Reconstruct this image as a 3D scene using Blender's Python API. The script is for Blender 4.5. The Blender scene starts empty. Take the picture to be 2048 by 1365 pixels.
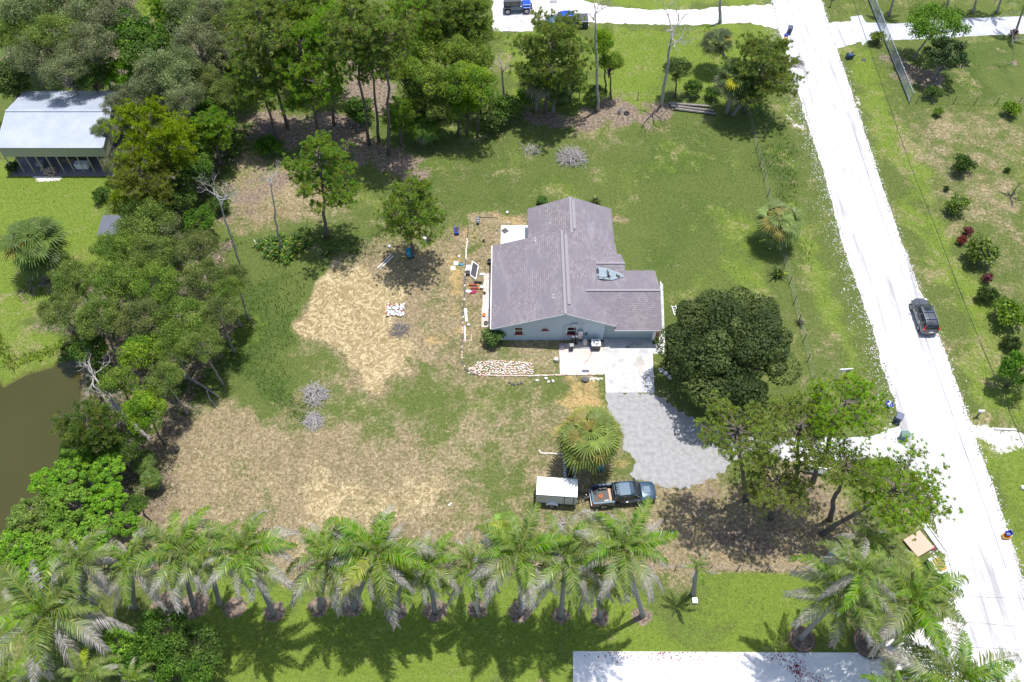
import bpy, bmesh, math, random
import numpy as np
from mathutils import Vector, Matrix, Quaternion
from mathutils.geometry import tessellate_polygon
R = math.radians
scene = bpy.context.scene
COL = scene.collection
# ------------------------------------------------------------------ camera, light, exposure
H = 72.0; F = 1721.0; TH = R(54.7); CT, ST = math.cos(TH), math.sin(TH)
cam_d = bpy.data.cameras.new('camera'); cam = bpy.data.objects.new('camera', cam_d); COL.objects.link(cam)
cam.location = (0, 0, H); cam.rotation_euler = (R(90) - TH, 0, 0)
cam_d.sensor_width = 36; cam_d.lens = 36 * F / 2048; cam_d.clip_start = 0.5; cam_d.clip_end = 3000
scene.camera = cam
SX, SY = 0.11, 0.17                     # where one metre of height throws its shadow: (-SX, -SY)
to_sun = Vector((SX, SY, 1)).normalized()
sun_d = bpy.data.lights.new('sun', 'SUN'); sun = bpy.data.objects.new('sun', sun_d); COL.objects.link(sun)
sun_d.energy = 4.4; sun_d.angle = R(0.55); sun_d.color = (1.0, 0.965, 0.91)
sun.rotation_euler = to_sun.to_track_quat('Z', 'Y').to_euler()
W = bpy.data.worlds.new('World'); scene.world = W; W.use_nodes = True
nt = W.node_tree; bg = nt.nodes['Background']
sky = nt.nodes.new('ShaderNodeTexSky'); sky.sky_type = 'NISHITA'; sky.sun_disc = False
sky.sun_elevation = math.asin(to_sun.z); sky.sun_rotation = math.atan2(to_sun.x, to_sun.y)
sky.air_density = 1.0; sky.dust_density = 1.5
nt.links.new(sky.outputs[0], bg.inputs[0]); bg.inputs[1].default_value = 0.15
scene.view_settings.view_transform = 'Standard'; scene.view_settings.look = 'None'
scene.view_settings.exposure = 0.33; scene.view_settings.gamma = 1.0; scene.view_settings.use_curve_mapping = False

# ------------------------------------------------------------------ photo pixel -> world
def ray(px, py):
    u = (px - 1024) / F; v = (682.5 - py) / F
    return Vector((u, CT + v * ST, -ST + v * CT))
def P(px, py, z=0.0):
    d = ray(px, py); t = (H - z) / -d.z
    return Vector((d.x * t, d.y * t, z))
def PY(px, py, y):
    d = ray(px, py); t = y / d.y
    return Vector((d.x * t, y, H + d.z * t))
rnd = random.Random(7)

# ------------------------------------------------------------------ mesh builder
class MB:
    def __init__(s): s.v = []; s.f = []; s.m = []; s.cur = 0
    def add(s, vs, fs):
        o = len(s.v); s.v += [tuple(p) for p in vs]
        for f in fs: s.f.append(tuple(i + o for i in f)); s.m.append(s.cur)
        return s
    def box(s, c, d, rz=0.0, rot=None):
        M = rot if rot is not None else Matrix.Rotation(rz, 3, 'Z'); c = Vector(c)
        vs = [c + M @ Vector((x * d[0] / 2, y * d[1] / 2, z * d[2] / 2)) for x in (-1, 1) for y in (-1, 1) for z in (-1, 1)]
        return s.add(vs, [(0, 1, 3, 2), (4, 6, 7, 5), (0, 4, 5, 1), (2, 3, 7, 6), (0, 2, 6, 4), (1, 5, 7, 3)])
    def bbox(s, a, b):
        return s.box([(a[i] + b[i]) / 2 for i in range(3)], [abs(b[i] - a[i]) for i in range(3)])
    def tube(s, pts, rad, n=6, cap=True):
        pts = [Vector(p) for p in pts]
        if not isinstance(rad, (list, tuple)): rad = [rad] * len(pts)
        vs = []; fs = []; ref = None
        for i, p in enumerate(pts):
            d = (pts[min(i + 1, len(pts) - 1)] - pts[max(i - 1, 0)])
            d = d.normalized() if d.length > 1e-9 else Vector((0, 0, 1))
            if ref is None: ref = Vector((1, 0, 0)) if abs(d.x) < .8 else Vector((0, 1, 0))
            a = (ref - d * ref.dot(d))
            if a.length < 1e-4: a = d.orthogonal()
            a.normalize(); ref = a; b = d.cross(a)
            for k in range(n):
                t = 2 * math.pi * k / n; vs.append(p + (a * math.cos(t) + b * math.sin(t)) * rad[i])
        for i in range(len(pts) - 1):
            for k in range(n):
                k2 = (k + 1) % n; fs.append((i * n + k, i * n + k2, (i + 1) * n + k2, (i + 1) * n + k))
        if cap: fs.append(tuple(range(n - 1, -1, -1))); fs.append(tuple((len(pts) - 1) * n + k for k in range(n)))
        return s.add(vs, fs)
    def bar(s, a, b, w, h=None, up=(0, 0, 1)):
        a = Vector(a); b = Vector(b); d = (b - a); L = d.length; d.normalize(); h = h or w
        u = Vector(up); sd = d.cross(u)
        if sd.length < 1e-3: sd = d.orthogonal()
        sd.normalize(); u = sd.cross(d)
        M = Matrix((d, sd, u)).transposed()
        return s.box((a + b) / 2, (L, w, h), rot=M)
    def prism(s, poly, z0, z1):
        n = len(poly); vs = [(p[0], p[1], z0) for p in poly] + [(p[0], p[1], z1) for p in poly]
        fs = [tuple(range(n - 1, -1, -1)), tuple(range(n, 2 * n))] + [(i, (i + 1) % n, n + (i + 1) % n, n + i) for i in range(n)]
        return s.add(vs, fs)
    def slab(s, poly, th):
        """a tilted polygon (3D points) thickened downwards"""
        n = len(poly); vs = [tuple(p) for p in poly] + [(p[0], p[1], p[2] - th) for p in poly]
        fs = [tuple(range(n)), tuple(range(2 * n - 1, n - 1, -1))] + [(i, n + i, n + (i + 1) % n, (i + 1) % n) for i in range(n)]
        return s.add(vs, fs)
    def cyl(s, c, r, h, n=16, r2=None, axis='Z'):
        r2 = r if r2 is None else r2; c = Vector(c)
        A = {'Z': Vector((0, 0, 1)), 'X': Vector((1, 0, 0)), 'Y': Vector((0, 1, 0))}[axis]
        return s.tube([c, c + A * h], [r, r2], n)
    def lathe(s, prof, c=(0, 0, 0), n=16):
        vs = []; fs = []; c = Vector(c)
        for r, z in prof:
            for k in range(n):
                t = 2 * math.pi * k / n; vs.append(c + Vector((r * math.cos(t), r * math.sin(t), z)))
        for i in range(len(prof) - 1):
            for k in range(n):
                k2 = (k + 1) % n; fs.append((i * n + k, i * n + k2, (i + 1) * n + k2, (i + 1) * n + k))
        fs.append(tuple(range(n - 1, -1, -1))); fs.append(tuple((len(prof) - 1) * n + k for k in range(n)))
        return s.add(vs, fs)
    def blob(s, c, r, n=8, m=5, jit=0.0, rg=rnd):
        c = Vector(c); r = (r, r, r) if not isinstance(r, (tuple, list)) else r; vs = [c + Vector((0, 0, -r[2]))]; fs = []
        for i in range(1, m):
            ph = math.pi * i / m - math.pi / 2
            for k in range(n):
                t = 2 * math.pi * (k + .5 * (i % 2)) / n; j = 1 + rg.uniform(-jit, jit)
                vs.append(c + Vector((r[0] * math.cos(ph) * math.cos(t) * j, r[1] * math.cos(ph) * math.sin(t) * j, r[2] * math.sin(ph) * j)))
        vs.append(c + Vector((0, 0, r[2])))
        for k in range(n): fs.append((0, 1 + (k + 1) % n, 1 + k))
        for i in range(m - 2):
            for k in range(n): fs.append((1 + i * n + k, 1 + i * n + (k + 1) % n, 1 + (i + 1) * n + (k + 1) % n, 1 + (i + 1) * n + k))
        L = len(vs) - 1
        for k in range(n): fs.append((L, 1 + (m - 2) * n + k, 1 + (m - 2) * n + (k + 1) % n))
        return s.add(vs, fs)
    def torus(s, c, Rr, r, n=20, m=8, sz=1.0):
        vs = []; fs = []; c = Vector(c)
        for i in range(n):
            a = 2 * math.pi * i / n
            for k in range(m):
                b = 2 * math.pi * k / m; q = Rr + r * math.cos(b)
                vs.append(c + Vector((q * math.cos(a), q * math.sin(a), r * math.sin(b) * sz)))
        for i in range(n):
            for k in range(m): fs.append((i * m + k, ((i + 1) % n) * m + k, ((i + 1) % n) * m + (k + 1) % m, i * m + (k + 1) % m))
        return s.add(vs, fs)
    def mesh(s, name, mats, smooth=False):
        me = bpy.data.meshes.new(name); me.from_pydata(s.v, [], s.f); me.update()
        mats = mats if isinstance(mats, (list, tuple)) else [mats]
        for m in mats: me.materials.append(m)
        if len(mats) > 1: me.polygons.foreach_set('material_index', s.m)
        if smooth: me.polygons.foreach_set('use_smooth', [True] * len(me.polygons))
        return me

def tag(o, label=None, cat=None, group=None, kind=None):
    if label: o['label'] = label
    if cat: o['category'] = cat
    if group: o['group'] = group
    if kind: o['kind'] = kind
    return o
def link(name, data, parent=None, loc=(0, 0, 0), rz=0.0):
    o = bpy.data.objects.new(name, data); COL.objects.link(o); o.location = loc
    if rz: o.rotation_euler = (0, 0, rz)
    if parent: o.parent = parent
    return o
def root(name, label, cat, loc=(0, 0, 0), rz=0.0, group=None):
    return tag(link(name, None, None, loc, rz), label, cat, group)
def part(name, mb, mat, parent, smooth=False, loc=(0, 0, 0), rz=0.0, label=None, bevel=0):
    me = mb.mesh(name, mat, smooth) if isinstance(mb, MB) else mb
    o = link(name, me, parent, loc, rz)
    if label: o['label'] = label
    if bevel: bev(o, bevel)
    return o
def bev(o, w, seg=2):
    m = o.modifiers.new('bevel', 'BEVEL'); m.width = w; m.segments = seg; m.limit_method = 'ANGLE'; return o
def single(name, mb, mat, label, cat, loc=(0, 0, 0), rz=0.0, group=None, smooth=False, bevel=0, kind=None):
    me = mb.mesh(name, mat, smooth) if isinstance(mb, MB) else mb
    o = link(name, me, None, loc, rz); tag(o, label, cat, group, kind)
    if bevel: bev(o, bevel)
    return o
def kids(o): return [c for c in COL.objects if c.parent == o]
def copy_tree(o, parent=None, ch=None):
    c = o.copy(); COL.objects.link(c); c.parent = parent
    for k in (ch if ch is not None else kids(o)): copy_tree(k, c)
    return c

# ------------------------------------------------------------------ materials
def newmat(name):
    m = bpy.data.materials.new(name); m.use_nodes = True; return m, m.node_tree, m.node_tree.nodes['Principled BSDF']
class N:
    """tiny node helper"""
    def __init__(s, t): s.t = t
    def n(s, ty, **k):
        x = s.t.nodes.new(ty)
        for a, b in k.items(): setattr(x, a, b)
        return x
    def L(s, a, b): s.t.links.new(a, b)
    def put(s, inp, v):
        if isinstance(v, (int, float)): inp.default_value = v
        elif isinstance(v, (tuple, list)): inp.default_value = tuple(v) + ((1,) if len(v) == 3 and len(inp.default_value) == 4 else ())
        else: s.L(v, inp)
    def math(s, op, a, b=None, c=None, clamp=False):
        x = s.n('ShaderNodeMath', operation=op, use_clamp=clamp)
        for i, q in enumerate((a, b, c)):
            if q is not None: s.put(x.inputs[i], q)
        return x.outputs[0]
    def mix(s, f, a, b, bt='MIX'):
        x = s.n('ShaderNodeMix', data_type='RGBA', blend_type=bt); s.put(x.inputs[0], f); s.put(x.inputs[6], a); s.put(x.inputs[7], b); return x.outputs[2]
    def noise(s, vec, sc, det=3, rough=.5, dist=0.0):
        x = s.n('ShaderNodeTexNoise'); s.put(x.inputs['Scale'], sc); s.put(x.inputs['Detail'], det); s.put(x.inputs['Roughness'], rough); s.put(x.inputs['Distortion'], dist)
        if vec is not None: s.L(vec, x.inputs['Vector'])
        return x.outputs[0]
    def vor(s, vec, sc, feat='F1'):
        x = s.n('ShaderNodeTexVoronoi', feature=feat); s.put(x.inputs['Scale'], sc)
        if vec is not None: s.L(vec, x.inputs['Vector'])
        return x
    def ramp(s, f, a, b):
        x = s.n('ShaderNodeMapRange', interpolation_type='SMOOTHSTEP'); s.put(x.inputs[0], f); s.put(x.inputs[1], a); s.put(x.inputs[2], b); return x.outputs[0]
    def mapv(s, vec, scale=(1, 1, 1), rot=(0, 0, 0)):
        x = s.n('ShaderNodeMapping'); s.L(vec, x.inputs[0]); x.inputs['Scale'].default_value = scale; x.inputs['Rotation'].default_value = rot; return x.outputs[0]
    def obj(s): return s.n('ShaderNodeTexCoord').outputs['Object']
    def pos(s): return s.n('ShaderNodeNewGeometry').outputs['Position']
    def bump(s, h, st, dist, bsdf):
        x = s.n('ShaderNodeBump'); x.inputs['Strength'].default_value = st; x.inputs['Distance'].default_value = dist; s.L(h, x.inputs['Height']); s.L(x.outputs[0], bsdf.inputs['Normal'])
def simple(name, c, rough=.6, metal=0.0, var=.12, sc=4.0, spec=.5, coat=0.0, bump=0.0, pos=False):
    m, t, b = newmat(name); q = N(t)
    v = q.pos() if pos else q.obj()
    n = q.noise(v, sc, 5, .6)
    f = q.math('MULTIPLY_ADD', n, var * 2, 1 - var)
    q.L(q.mix(1.0, tuple(c), q_comb(q, f), 'MULTIPLY'), b.inputs['Base Color'])
    b.inputs['Roughness'].default_value = rough; b.inputs['Metallic'].default_value = metal
    b.inputs['Specular IOR Level'].default_value = spec; b.inputs['Coat Weight'].default_value = coat
    if bump: q.bump(n, bump, .02, b)
    return m
def q_comb(q, f):
    x = q.n('ShaderNodeCombineColor'); q.L(f, x.inputs[0]); q.L(f, x.inputs[1]); q.L(f, x.inputs[2]); return x.outputs[0]
M = {}
# ------------------------------------------------------------------ ground sheet with zones of different growth
def PG(pts): return np.array([tuple(P(x, y))[:2] for x, y in pts])
def poly_dist(X, Y, poly):
    """signed distance, positive inside"""
    n = len(poly); inside = np.zeros(X.shape, bool); dm = np.full(X.shape, 1e9)
    for i in range(n):
        x1, y1 = poly[i]; x2, y2 = poly[(i + 1) % n]
        c = ((y1 > Y) != (y2 > Y)) & (X < (x2 - x1) * (Y - y1) / ((y2 - y1) if y2 != y1 else 1e-9) + x1)
        inside ^= c
        dx, dy = x2 - x1, y2 - y1; L2 = dx * dx + dy * dy + 1e-12
        t = np.clip(((X - x1) * dx + (Y - y1) * dy) / L2, 0, 1)
        dm = np.minimum(dm, np.hypot(X - x1 - t * dx, Y - y1 - t * dy))
    return np.where(inside, dm, -dm)
fx = np.arange(-88, 88.01, .42); fy = np.arange(12, 128.01, .42)
gx = np.concatenate([[-900, -400, -180, -110], fx, [110, 180, 400, 900]]); gy = np.concatenate([[-500, -120, -30, 0], fy, [150, 220, 420, 1100]])
GX, GY = np.meshgrid(gx, gy)
def _sn(seed, sc):
    rg = np.random.RandomState(seed); o = np.zeros(GX.shape)
    for k in range(14):
        a = rg.uniform(0, 6.28); f = sc * rg.uniform(.5, 2.2); o += np.sin((GX * math.cos(a) + GY * math.sin(a)) * f + rg.uniform(0, 6.28)) / 14 ** .5
    return o
WX = GX + _sn(1, .35) * 1.3 + _sn(2, 1.1) * .55; WY = GY + _sn(3, .35) * 1.3 + _sn(4, 1.1) * .55
dry = np.full(GX.shape, .22); lit = np.zeros(GX.shape); grv = np.zeros(GX.shape); dark = np.zeros(GX.shape); brt = np.full(GX.shape, .25); tan = np.zeros(GX.shape); straw = np.zeros(GX.shape)
def zone(arr, pts, val, feather=1.5, world=False):
    d = poly_dist(*((GX, GY) if feather < .9 else (WX, WY)), np.array(pts) if world else PG(pts)); feather = feather * (1.6 if feather > 1 else 1); w = np.clip(d / feather + .5, 0, 1); w = w * w * (3 - 2 * w)
    arr[:] = arr * (1 - w) + val * w
def disc(arr, px, py, r, val, feather=.6, add=False):
    c = P(px, py); d = r - np.hypot(GX - c.x, GY - c.y); w = np.clip(d / feather + .5, 0, 1)
    arr[:] = arr * (1 - w) + val * w
LOT = [(475, 212), (222, 1127), (1714, 1143), (1487, 204)]
# inside the lot: left and lower half is dry
zone(dry, [(640, 520), (540, 640), (430, 800), (330, 850), (240, 1130), (900, 1140), (1700, 1140), (1640, 960), (1450, 960), (1230, 960), (1215, 700), (980, 690), (940, 440), (800, 470)], .62, 4)
zone(dry, [(300, 900), (560, 780), (820, 900), (900, 1100), (240, 1120)], .74, 6)
zone(dry, [(640, 540), (760, 520), (830, 600), (900, 720), (760, 740), (620, 700), (600, 650)], .95, 3)
zone(dry, [(940, 440), (1055, 420), (1055, 700), (930, 700)], .72, 1)
zone(dry, [(1225, 430), (1262, 440), (1300, 520), (1290, 545), (1235, 540)], .85, .8)
zone(dry, [(1500, 480), (1590, 400), (1700, 800), (1640, 830)], .30, 2)
zone(dry, [(1400, 940), (1640, 920), (1700, 1130), (1400, 1140)], .80, 3)
zone(dry, [(470, 320), (640, 330), (640, 450), (480, 470)], .72, 3)
zone(dry, [(1060, 400), (1500, 220), (1560, 560), (1330, 640), (1230, 560), (1230, 400)], .16, 2)
zone(dry, [(1080, 210), (1290, 210), (1290, 250), (1200, 250)], .9, 1)
zone(dry, [(1790, 240), (2048, 240), (2048, 460), (1900, 470)], .48, 3)
zone(dry, [(1700, 120), (1790, 480), (1960, 880), (2048, 1140), (2048, 760), (1840, 420), (1740, 130)], .30, 2)
zone(dry, [(1900, 470), (2048, 400), (2048, 640)], .40, 3)
zone(dry, [(380, 1145), (1640, 1150), (1750, 1310), (380, 1420)], .10, 1)
zone(dry, [(830, 760), (1080, 765), (1085, 900), (1060, 1040), (860, 1080), (800, 900)], .46, 6)
zone(dry, [(420, 830), (620, 745), (900, 745), (900, 820), (560, 870)], .36, 5)
zone(dry, [(470, 520), (560, 500), (632, 530), (612, 600), (598, 700), (650, 745), (560, 800), (440, 830), (330, 800), (400, 650)], .06, 2)
zone(dry, [(940, 760), (1100, 765), (1080, 820), (960, 800)], .30, 3)
zone(dry, [(350, 870), (560, 850), (640, 960), (820, 940), (880, 1010), (840, 1085), (300, 1100), (310, 980)], .80, 5)
zone(dry, [(230, 1090), (1700, 1105), (1716, 1146), (222, 1140)], .85, .8)
zone(dry, [(0, 330), (200, 350), (120, 620), (0, 700)], .12, 3)
zone(dry, [(60, 560), (180, 640), (150, 700), (0, 690)], .35, 3)
# leaf litter
for pts, v in (([(480, 215), (640, 225), (820, 300), (900, 350), (880, 385), (700, 330), (560, 300), (480, 280)], .75),
               ([(1035, 225), (1290, 205), (1430, 225), (1240, 252), (1050, 262)], .75),
               ([(270, 1000), (310, 850), (400, 840), (330, 1110), (240, 1120)], .45),
               ([(1380, 960), (1650, 920), (1700, 1130), (1390, 1115)], .45),
               ([(680, 60), (780, 60), (780, 215), (690, 215)], .8),
               ([(470, 330), (600, 335), (560, 430), (470, 440)], .55),
               ([(220, 1128), (1420, 1140), (1420, 1155), (220, 1150)], .5),
               ([(0, -60), (470, -60), (480, 420), (400, 470), (260, 350), (230, 180), (0, 160)], .45),
               ([(60, 560), (470, 480), (440, 760), (300, 1060), (0, 1130), (130, 700)], .55),
               ([(1740, 120), (1800, 110), (1900, 170), (1890, 200), (1830, 195)], .6)):
    zone(lit, pts, v, 2.0)
zone(lit, [(260, 20), (440, -40), (600, 40), (440, 60)], 0, 2); zone(dry, [(230, -40), (620, -60), (600, 60), (300, 70)], .1, 2)
for px, py, r in ((470, 1216, .95), (548, 1226, .9), (638, 1214, .9), (705, 1216, .85), (790, 1222, .9), (870, 1222, .95), (955, 1218, .9), (1040, 1224, .9), (1122, 1232, .8), (1200, 1234, .8), (1285, 1232, .8), (388, 1210, 1.2), (330, 1215, 1.3), (1662, 1290, .45), (2028, 126, .5), (1925, 130, .7), (1866, 155, 1.5)):
    disc(lit, px, py, r, 1.0, .3)
# dark, tall, lush grass
for pts, v in (([(480, 540), (625, 530), (612, 600), (592, 700), (620, 750), (540, 800), (430, 820), (380, 720)], .6),
               ([(540, 775), (600, 790), (630, 850), (560, 840)], .9),
               ([(700, 380), (860, 340), (1060, 320), (1060, 410), (900, 440), (760, 440)], .45),
               ([(560, 480), (720, 470), (760, 520), (640, 530)], .7),
               ([(1260, 260), (1480, 240), (1540, 520), (1400, 600), (1320, 560), (1240, 400)], .38),
               ([(1490, 210), (1545, 210), (1620, 420), (1640, 560), (1580, 560), (1540, 420)], .6),
               ([(640, 220), (1000, 220), (1010, 330), (800, 330)], .45),
               ([(1860, 80), (2048, 75), (2048, 210), (1870, 200)], .5),
               ([(960, 430), (1000, 500), (930, 560), (860, 560), (840, 500)], .2),
               ([(0, -60), (470, -60), (480, 420), (400, 470), (260, 350), (230, 180), (0, 160)], .7), ([(60, 560), (470, 480), (440, 760), (300, 1060), (0, 1130), (130, 700)], .8)): zone(dark, pts, v, 2.2)
for pts, v in (([(1280, 300), (1400, 260), (1440, 340), (1300, 380)], .62), ([(1250, 470), (1400, 420), (1470, 520), (1350, 600), (1260, 580)], .6), ([(1090, 270), (1180, 330), (1120, 380), (1040, 340)], .6)): zone(dark, pts, v * .78, 5)
zone(brt, [(1380, 460), (1520, 430), (1560, 560), (1440, 600)], .5, 4); zone(dry, [(1120, 230), (1330, 235), (1300, 320), (1160, 300)], .34, 4)
# bright yellow-green lawn
for pts, v in (([(0, 340), (240, 350), (190, 560), (60, 640), (130, 700), (0, 790)], 1.0), ([(380, 1150), (1650, 1155), (1740, 1320), (380, 1450)], .75),
               ([(1000, 60), (1560, 50), (1480, 200), (1010, 215)], .75), ([(1700, 110), (1760, 130), (1900, 520), (2048, 800), (2048, 900), (1900, 640), (1760, 280)], .8),
               ([(1560, 420), (1600, 400), (1730, 800), (1700, 860), (1650, 700)], .7), ([(240, -40), (600, -40), (580, 60), (300, 70)], .9),
               ([(1100, -20), (1560, -20), (1545, 12), (1180, 12)], .7), ([(1960, 930), (2100, 900), (2100, 1300), (2048, 1160)], .8)): zone(brt, pts, v, 2.5)
# orange-tan dry grass
for pts, v in (([(1085, 820), (1140, 790), (1212, 770), (1214, 850), (1180, 870), (1100, 905)], 1), ([(1120, 762), (1212, 760), (1214, 800), (1130, 800)], .9), ([(940, 420), (1055, 420), (1050, 452), (960, 455)], .45),
               ([(1235, 900), (1270, 905), (1265, 955), (1215, 958)], .8), ([(900, 430), (950, 440), (925, 740), (880, 760)], .4), ([(1305, 700), (1330, 690), (1340, 740), (1310, 760)], .8),
               ([(1216, 800), (1232, 830), (1236, 880), (1222, 900), (1214, 860)], .6)): zone(tan, pts, v, 1.2)
for pts in ([(622, 545), (650, 530), (740, 535), (800, 580), (790, 640), (850, 700), (860, 735), (760, 735), (690, 722), (640, 705), (612, 690), (606, 655), (632, 625), (618, 585)],): zone(straw, pts, .95, 1.3)
for pts, v in (([(360, 930), (560, 850), (640, 960), (560, 1050), (360, 1080)], .42), ([(640, 970), (860, 940), (900, 1000), (700, 1090), (600, 1080)], .62), ([(860, 560), (930, 560), (920, 740), (850, 740)], .35)): zone(straw, pts, v, 4)
# shell and gravel spill
zone(grv, [(1540, -20), (1575, 100), (1600, 190), (1625, 240), (1618, 190), (1590, 90), (1570, 0)], .25, .8)
zone(grv, [(1590, 150), (1620, 240), (1700, 520), (1760, 700), (1800, 810), (1785, 820), (1740, 690), (1670, 500), (1600, 250)], .26, .9)
zone(grv, [(1780, 850), (1740, 865), (1500, 880), (1500, 900), (1780, 880)], .35, .8)
zone(grv, [(1955, 880), (2048, 870), (2100, 930), (2000, 965)], .62, 1.2)
zone(grv, [(1750, 1290), (1920, 1220), (1960, 1420), (1760, 1420)], .8, .8)
zone(grv, [(940, 640), (985, 560), (985, 690), (960, 690)], .3, .9); zone(grv, [(1120, 758), (1212, 755), (1212, 764), (1120, 764)], .8, .3)
zone(grv, [(50, 335), (130, 340), (125, 362), (75, 365)], .9, .6)
zone(grv, [(1700, 110), (1790, 480), (1960, 880), (1950, 890), (1780, 480), (1690, 120)], .35, .6)
zone(grv, [(1700, 1030), (1860, 1000), (1880, 1100), (1720, 1110)], .05, .8)
# pond hollow
POND = [(-160, 640), (-40, 700), (0, 772), (50, 745), (100, 732), (150, 700), (158, 760), (150, 850), (110, 960), (60, 1010), (0, 1060), (-120, 1200), (-420, 1200), (-420, 700)]
pd = poly_dist(GX, GY, PG(POND)); GZ = np.where(pd > -1.0, -np.clip((pd + 1.0) / 2.6, 0, 1) * 1.5, 0.0)
verts = np.stack([GX, GY, GZ], -1).reshape(-1, 3)
ny, nx = GX.shape; idx = np.arange(nx * ny).reshape(ny, nx)
faces = np.stack([idx[:-1, :-1], idx[:-1, 1:], idx[1:, 1:], idx[1:, :-1]], -1).reshape(-1, 4)
me = bpy.data.meshes.new('ground'); me.vertices.add(len(verts)); me.vertices.foreach_set('co', verts.ravel())
me.loops.add(faces.size); me.loops.foreach_set('vertex_index', faces.ravel()); me.polygons.add(len(faces)); me.polygons.foreach_set('loop_start', np.arange(0, faces.size, 4)); me.update(); me.validate()
for nm, ch in (('zone_a', (dry, lit, grv)), ('zone_b', (dark, brt, tan))):
    a = me.color_attributes.new(nm, 'FLOAT_COLOR', 'POINT'); a.data.foreach_set('color', np.stack([c.ravel() for c in ch] + [straw.ravel()], -1).ravel())
m, t, b = newmat('ground_mat'); q = N(t); pos = q.pos()
aa = q.n('ShaderNodeAttribute', attribute_name='zone_a'); sa = q.n('ShaderNodeSeparateColor'); q.L(aa.outputs[0], sa.inputs[0])
ab = q.n('ShaderNodeAttribute', attribute_name='zone_b'); sb = q.n('ShaderNodeSeparateColor'); q.L(ab.outputs[0], sb.inputs[0])
nb = q.noise(pos, .16, 4, .6, .6); nm_ = q.noise(pos, .75, 5, .65, .4); nf = q.noise(pos, 3.2, 5, .7); nff = q.noise(q.mapv(pos, (1, .8, 1)), 11, 4, .75)
st = q.noise(q.mapv(pos, (1.3, .35, 1), (0, 0, .5)), 5, 4, .7)
def cover(w, noise_mix, hard=.2, amp=4.0):
    x = q.math('ADD', q.math('MULTIPLY_ADD', w, 1.3, -.15), q.math('MULTIPLY', q.math('SUBTRACT', noise_mix, .5), amp))
    return q.ramp(x, .5 - hard, .5 + hard)
nb2 = q.noise(pos, .33, 5, .62, .6)
mixn = q.math('ADD', q.math('MULTIPLY', q.math('ADD', q.math('MULTIPLY', nb, .45), q.math('MULTIPLY', nb2, .55)), .50), q.math('ADD', q.math('MULTIPLY', nm_, .22), q.math('ADD', q.math('MULTIPLY', nf, .16), q.math('MULTIPLY', nff, .12))))
mixb = q.math('ADD', q.math('MULTIPLY', nb, .45), q.math('MULTIPLY', mixn, .55))
g1 = q.mix(cover(sb.outputs[0], mixb, .3), (.082, .124, .026), (.030, .080, .011))
g1 = q.mix(cover(sb.outputs[1], mixb, .3), g1, (.135, .210, .022))
g1 = q.mix(q.ramp(nff, .3, .75), g1, q.mix(.5, g1, (.17, .165, .065)))
d1 = q.mix(q.ramp(nf, .3, .7), (.20, .155, .092), (.325, .262, .160))
d1 = q.mix(q.ramp(st, .55, .8), d1, (.38, .305, .18))
d1 = q.mix(cover(sb.outputs[2], mixb, .2), d1, q.mix(q.ramp(nff, .3, .7), (.33, .22, .085), (.50, .37, .17)))
sw = q.noise(pos, .8, 4, .62, 3.2); d1 = q.mix(q.math('MULTIPLY', q.ramp(sw, .52, .68), .6), d1, (.46, .385, .25))
sw2 = q.noise(pos, .55, 5, .7, 1.5); d1 = q.mix(q.math('MULTIPLY', q.ramp(sw2, .50, .36), .6), d1, (.155, .135, .070))
d1 = q.mix(q.ramp(nff, .60, .74), d1, (.12, .10, .05))
c = q.mix(cover(sa.outputs[0], mixn, .34, 5.0), g1, d1)
s1 = q.mix(q.ramp(sw, .42, .62), (.30, .235, .125), (.52, .43, .26)); s1 = q.mix(q.ramp(nff, .58, .75), s1, (.17, .15, .07)); c = q.mix(cover(ab.outputs['Alpha'], mixn, .2, 2.6), c, s1)
l1 = q.mix(q.ramp(nf, .3, .7), (.10, .078, .058), (.29, .225, .175))
c = q.mix(cover(sa.outputs[1], mixn, .2, 5.5), c, l1)
c = q.mix(cover(sa.outputs[2], mixn, .1, 5.0), c, q.mix(nff, (.50, .47, .42), (.75, .73, .70)))
gz = q.n('ShaderNodeSeparateXYZ'); q.L(pos, gz.inputs[0]); c = q.mix(q.ramp(gz.outputs[2], -.25, -.75), c, (.10, .085, .035))
val = q.math('MULTIPLY_ADD', q.math('ADD', q.math('MULTIPLY', nf, .34), q.math('MULTIPLY', nff, .66)), 3.0, -.5)
q.L(q.mix(1.0, c, q_comb(q, val), 'MULTIPLY'), b.inputs['Base Color'])
b.inputs['Roughness'].default_value = .95; b.inputs['Specular IOR Level'].default_value = .1
hb = q.math('ADD', q.math('MULTIPLY', nf, .6), q.math('MULTIPLY', nff, .5)); q.bump(hb, .9, .12, b)
me.materials.append(m)
tag(link('ground', me), kind='structure', label='grass and dry earth ground over the lot and its neighbours')

def patch_mesh(name, pts, z, mat, jit=0.0, step=.5, world=False, rg=random.Random(5)):
    poly = [Vector((p[0], p[1])) for p in (pts if world else PG(pts))]; out = []
    for i, a in enumerate(poly):
        b_ = poly[(i + 1) % len(poly)]; L = (b_ - a).length; k = max(1, int(L / step)) if jit else 1; nrm = Vector((-(b_ - a).y, (b_ - a).x)).normalized() if L else Vector((0, 0))
        for j in range(k):
            p = a.lerp(b_, j / k)
            if jit: p = p + nrm * rg.uniform(-jit, jit)
            out.append(p)
    bm = bmesh.new(); bv = [bm.verts.new((p.x, p.y, z)) for p in out]
    for tr in tessellate_polygon([[(p.x, p.y, 0) for p in out]]): bm.faces.new([bv[k] for k in tr])
    bmesh.ops.recalc_face_normals(bm, faces=bm.faces)
    if sum(f.normal.z for f in bm.faces) < 0: bmesh.ops.reverse_faces(bm, faces=bm.faces)
    me = bpy.data.meshes.new(name); bm.to_mesh(me); bm.free(); me.materials.append(mat); return me
def struct(name, me, label=None):
    return tag(link(name, me), kind='structure', label=label)
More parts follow.
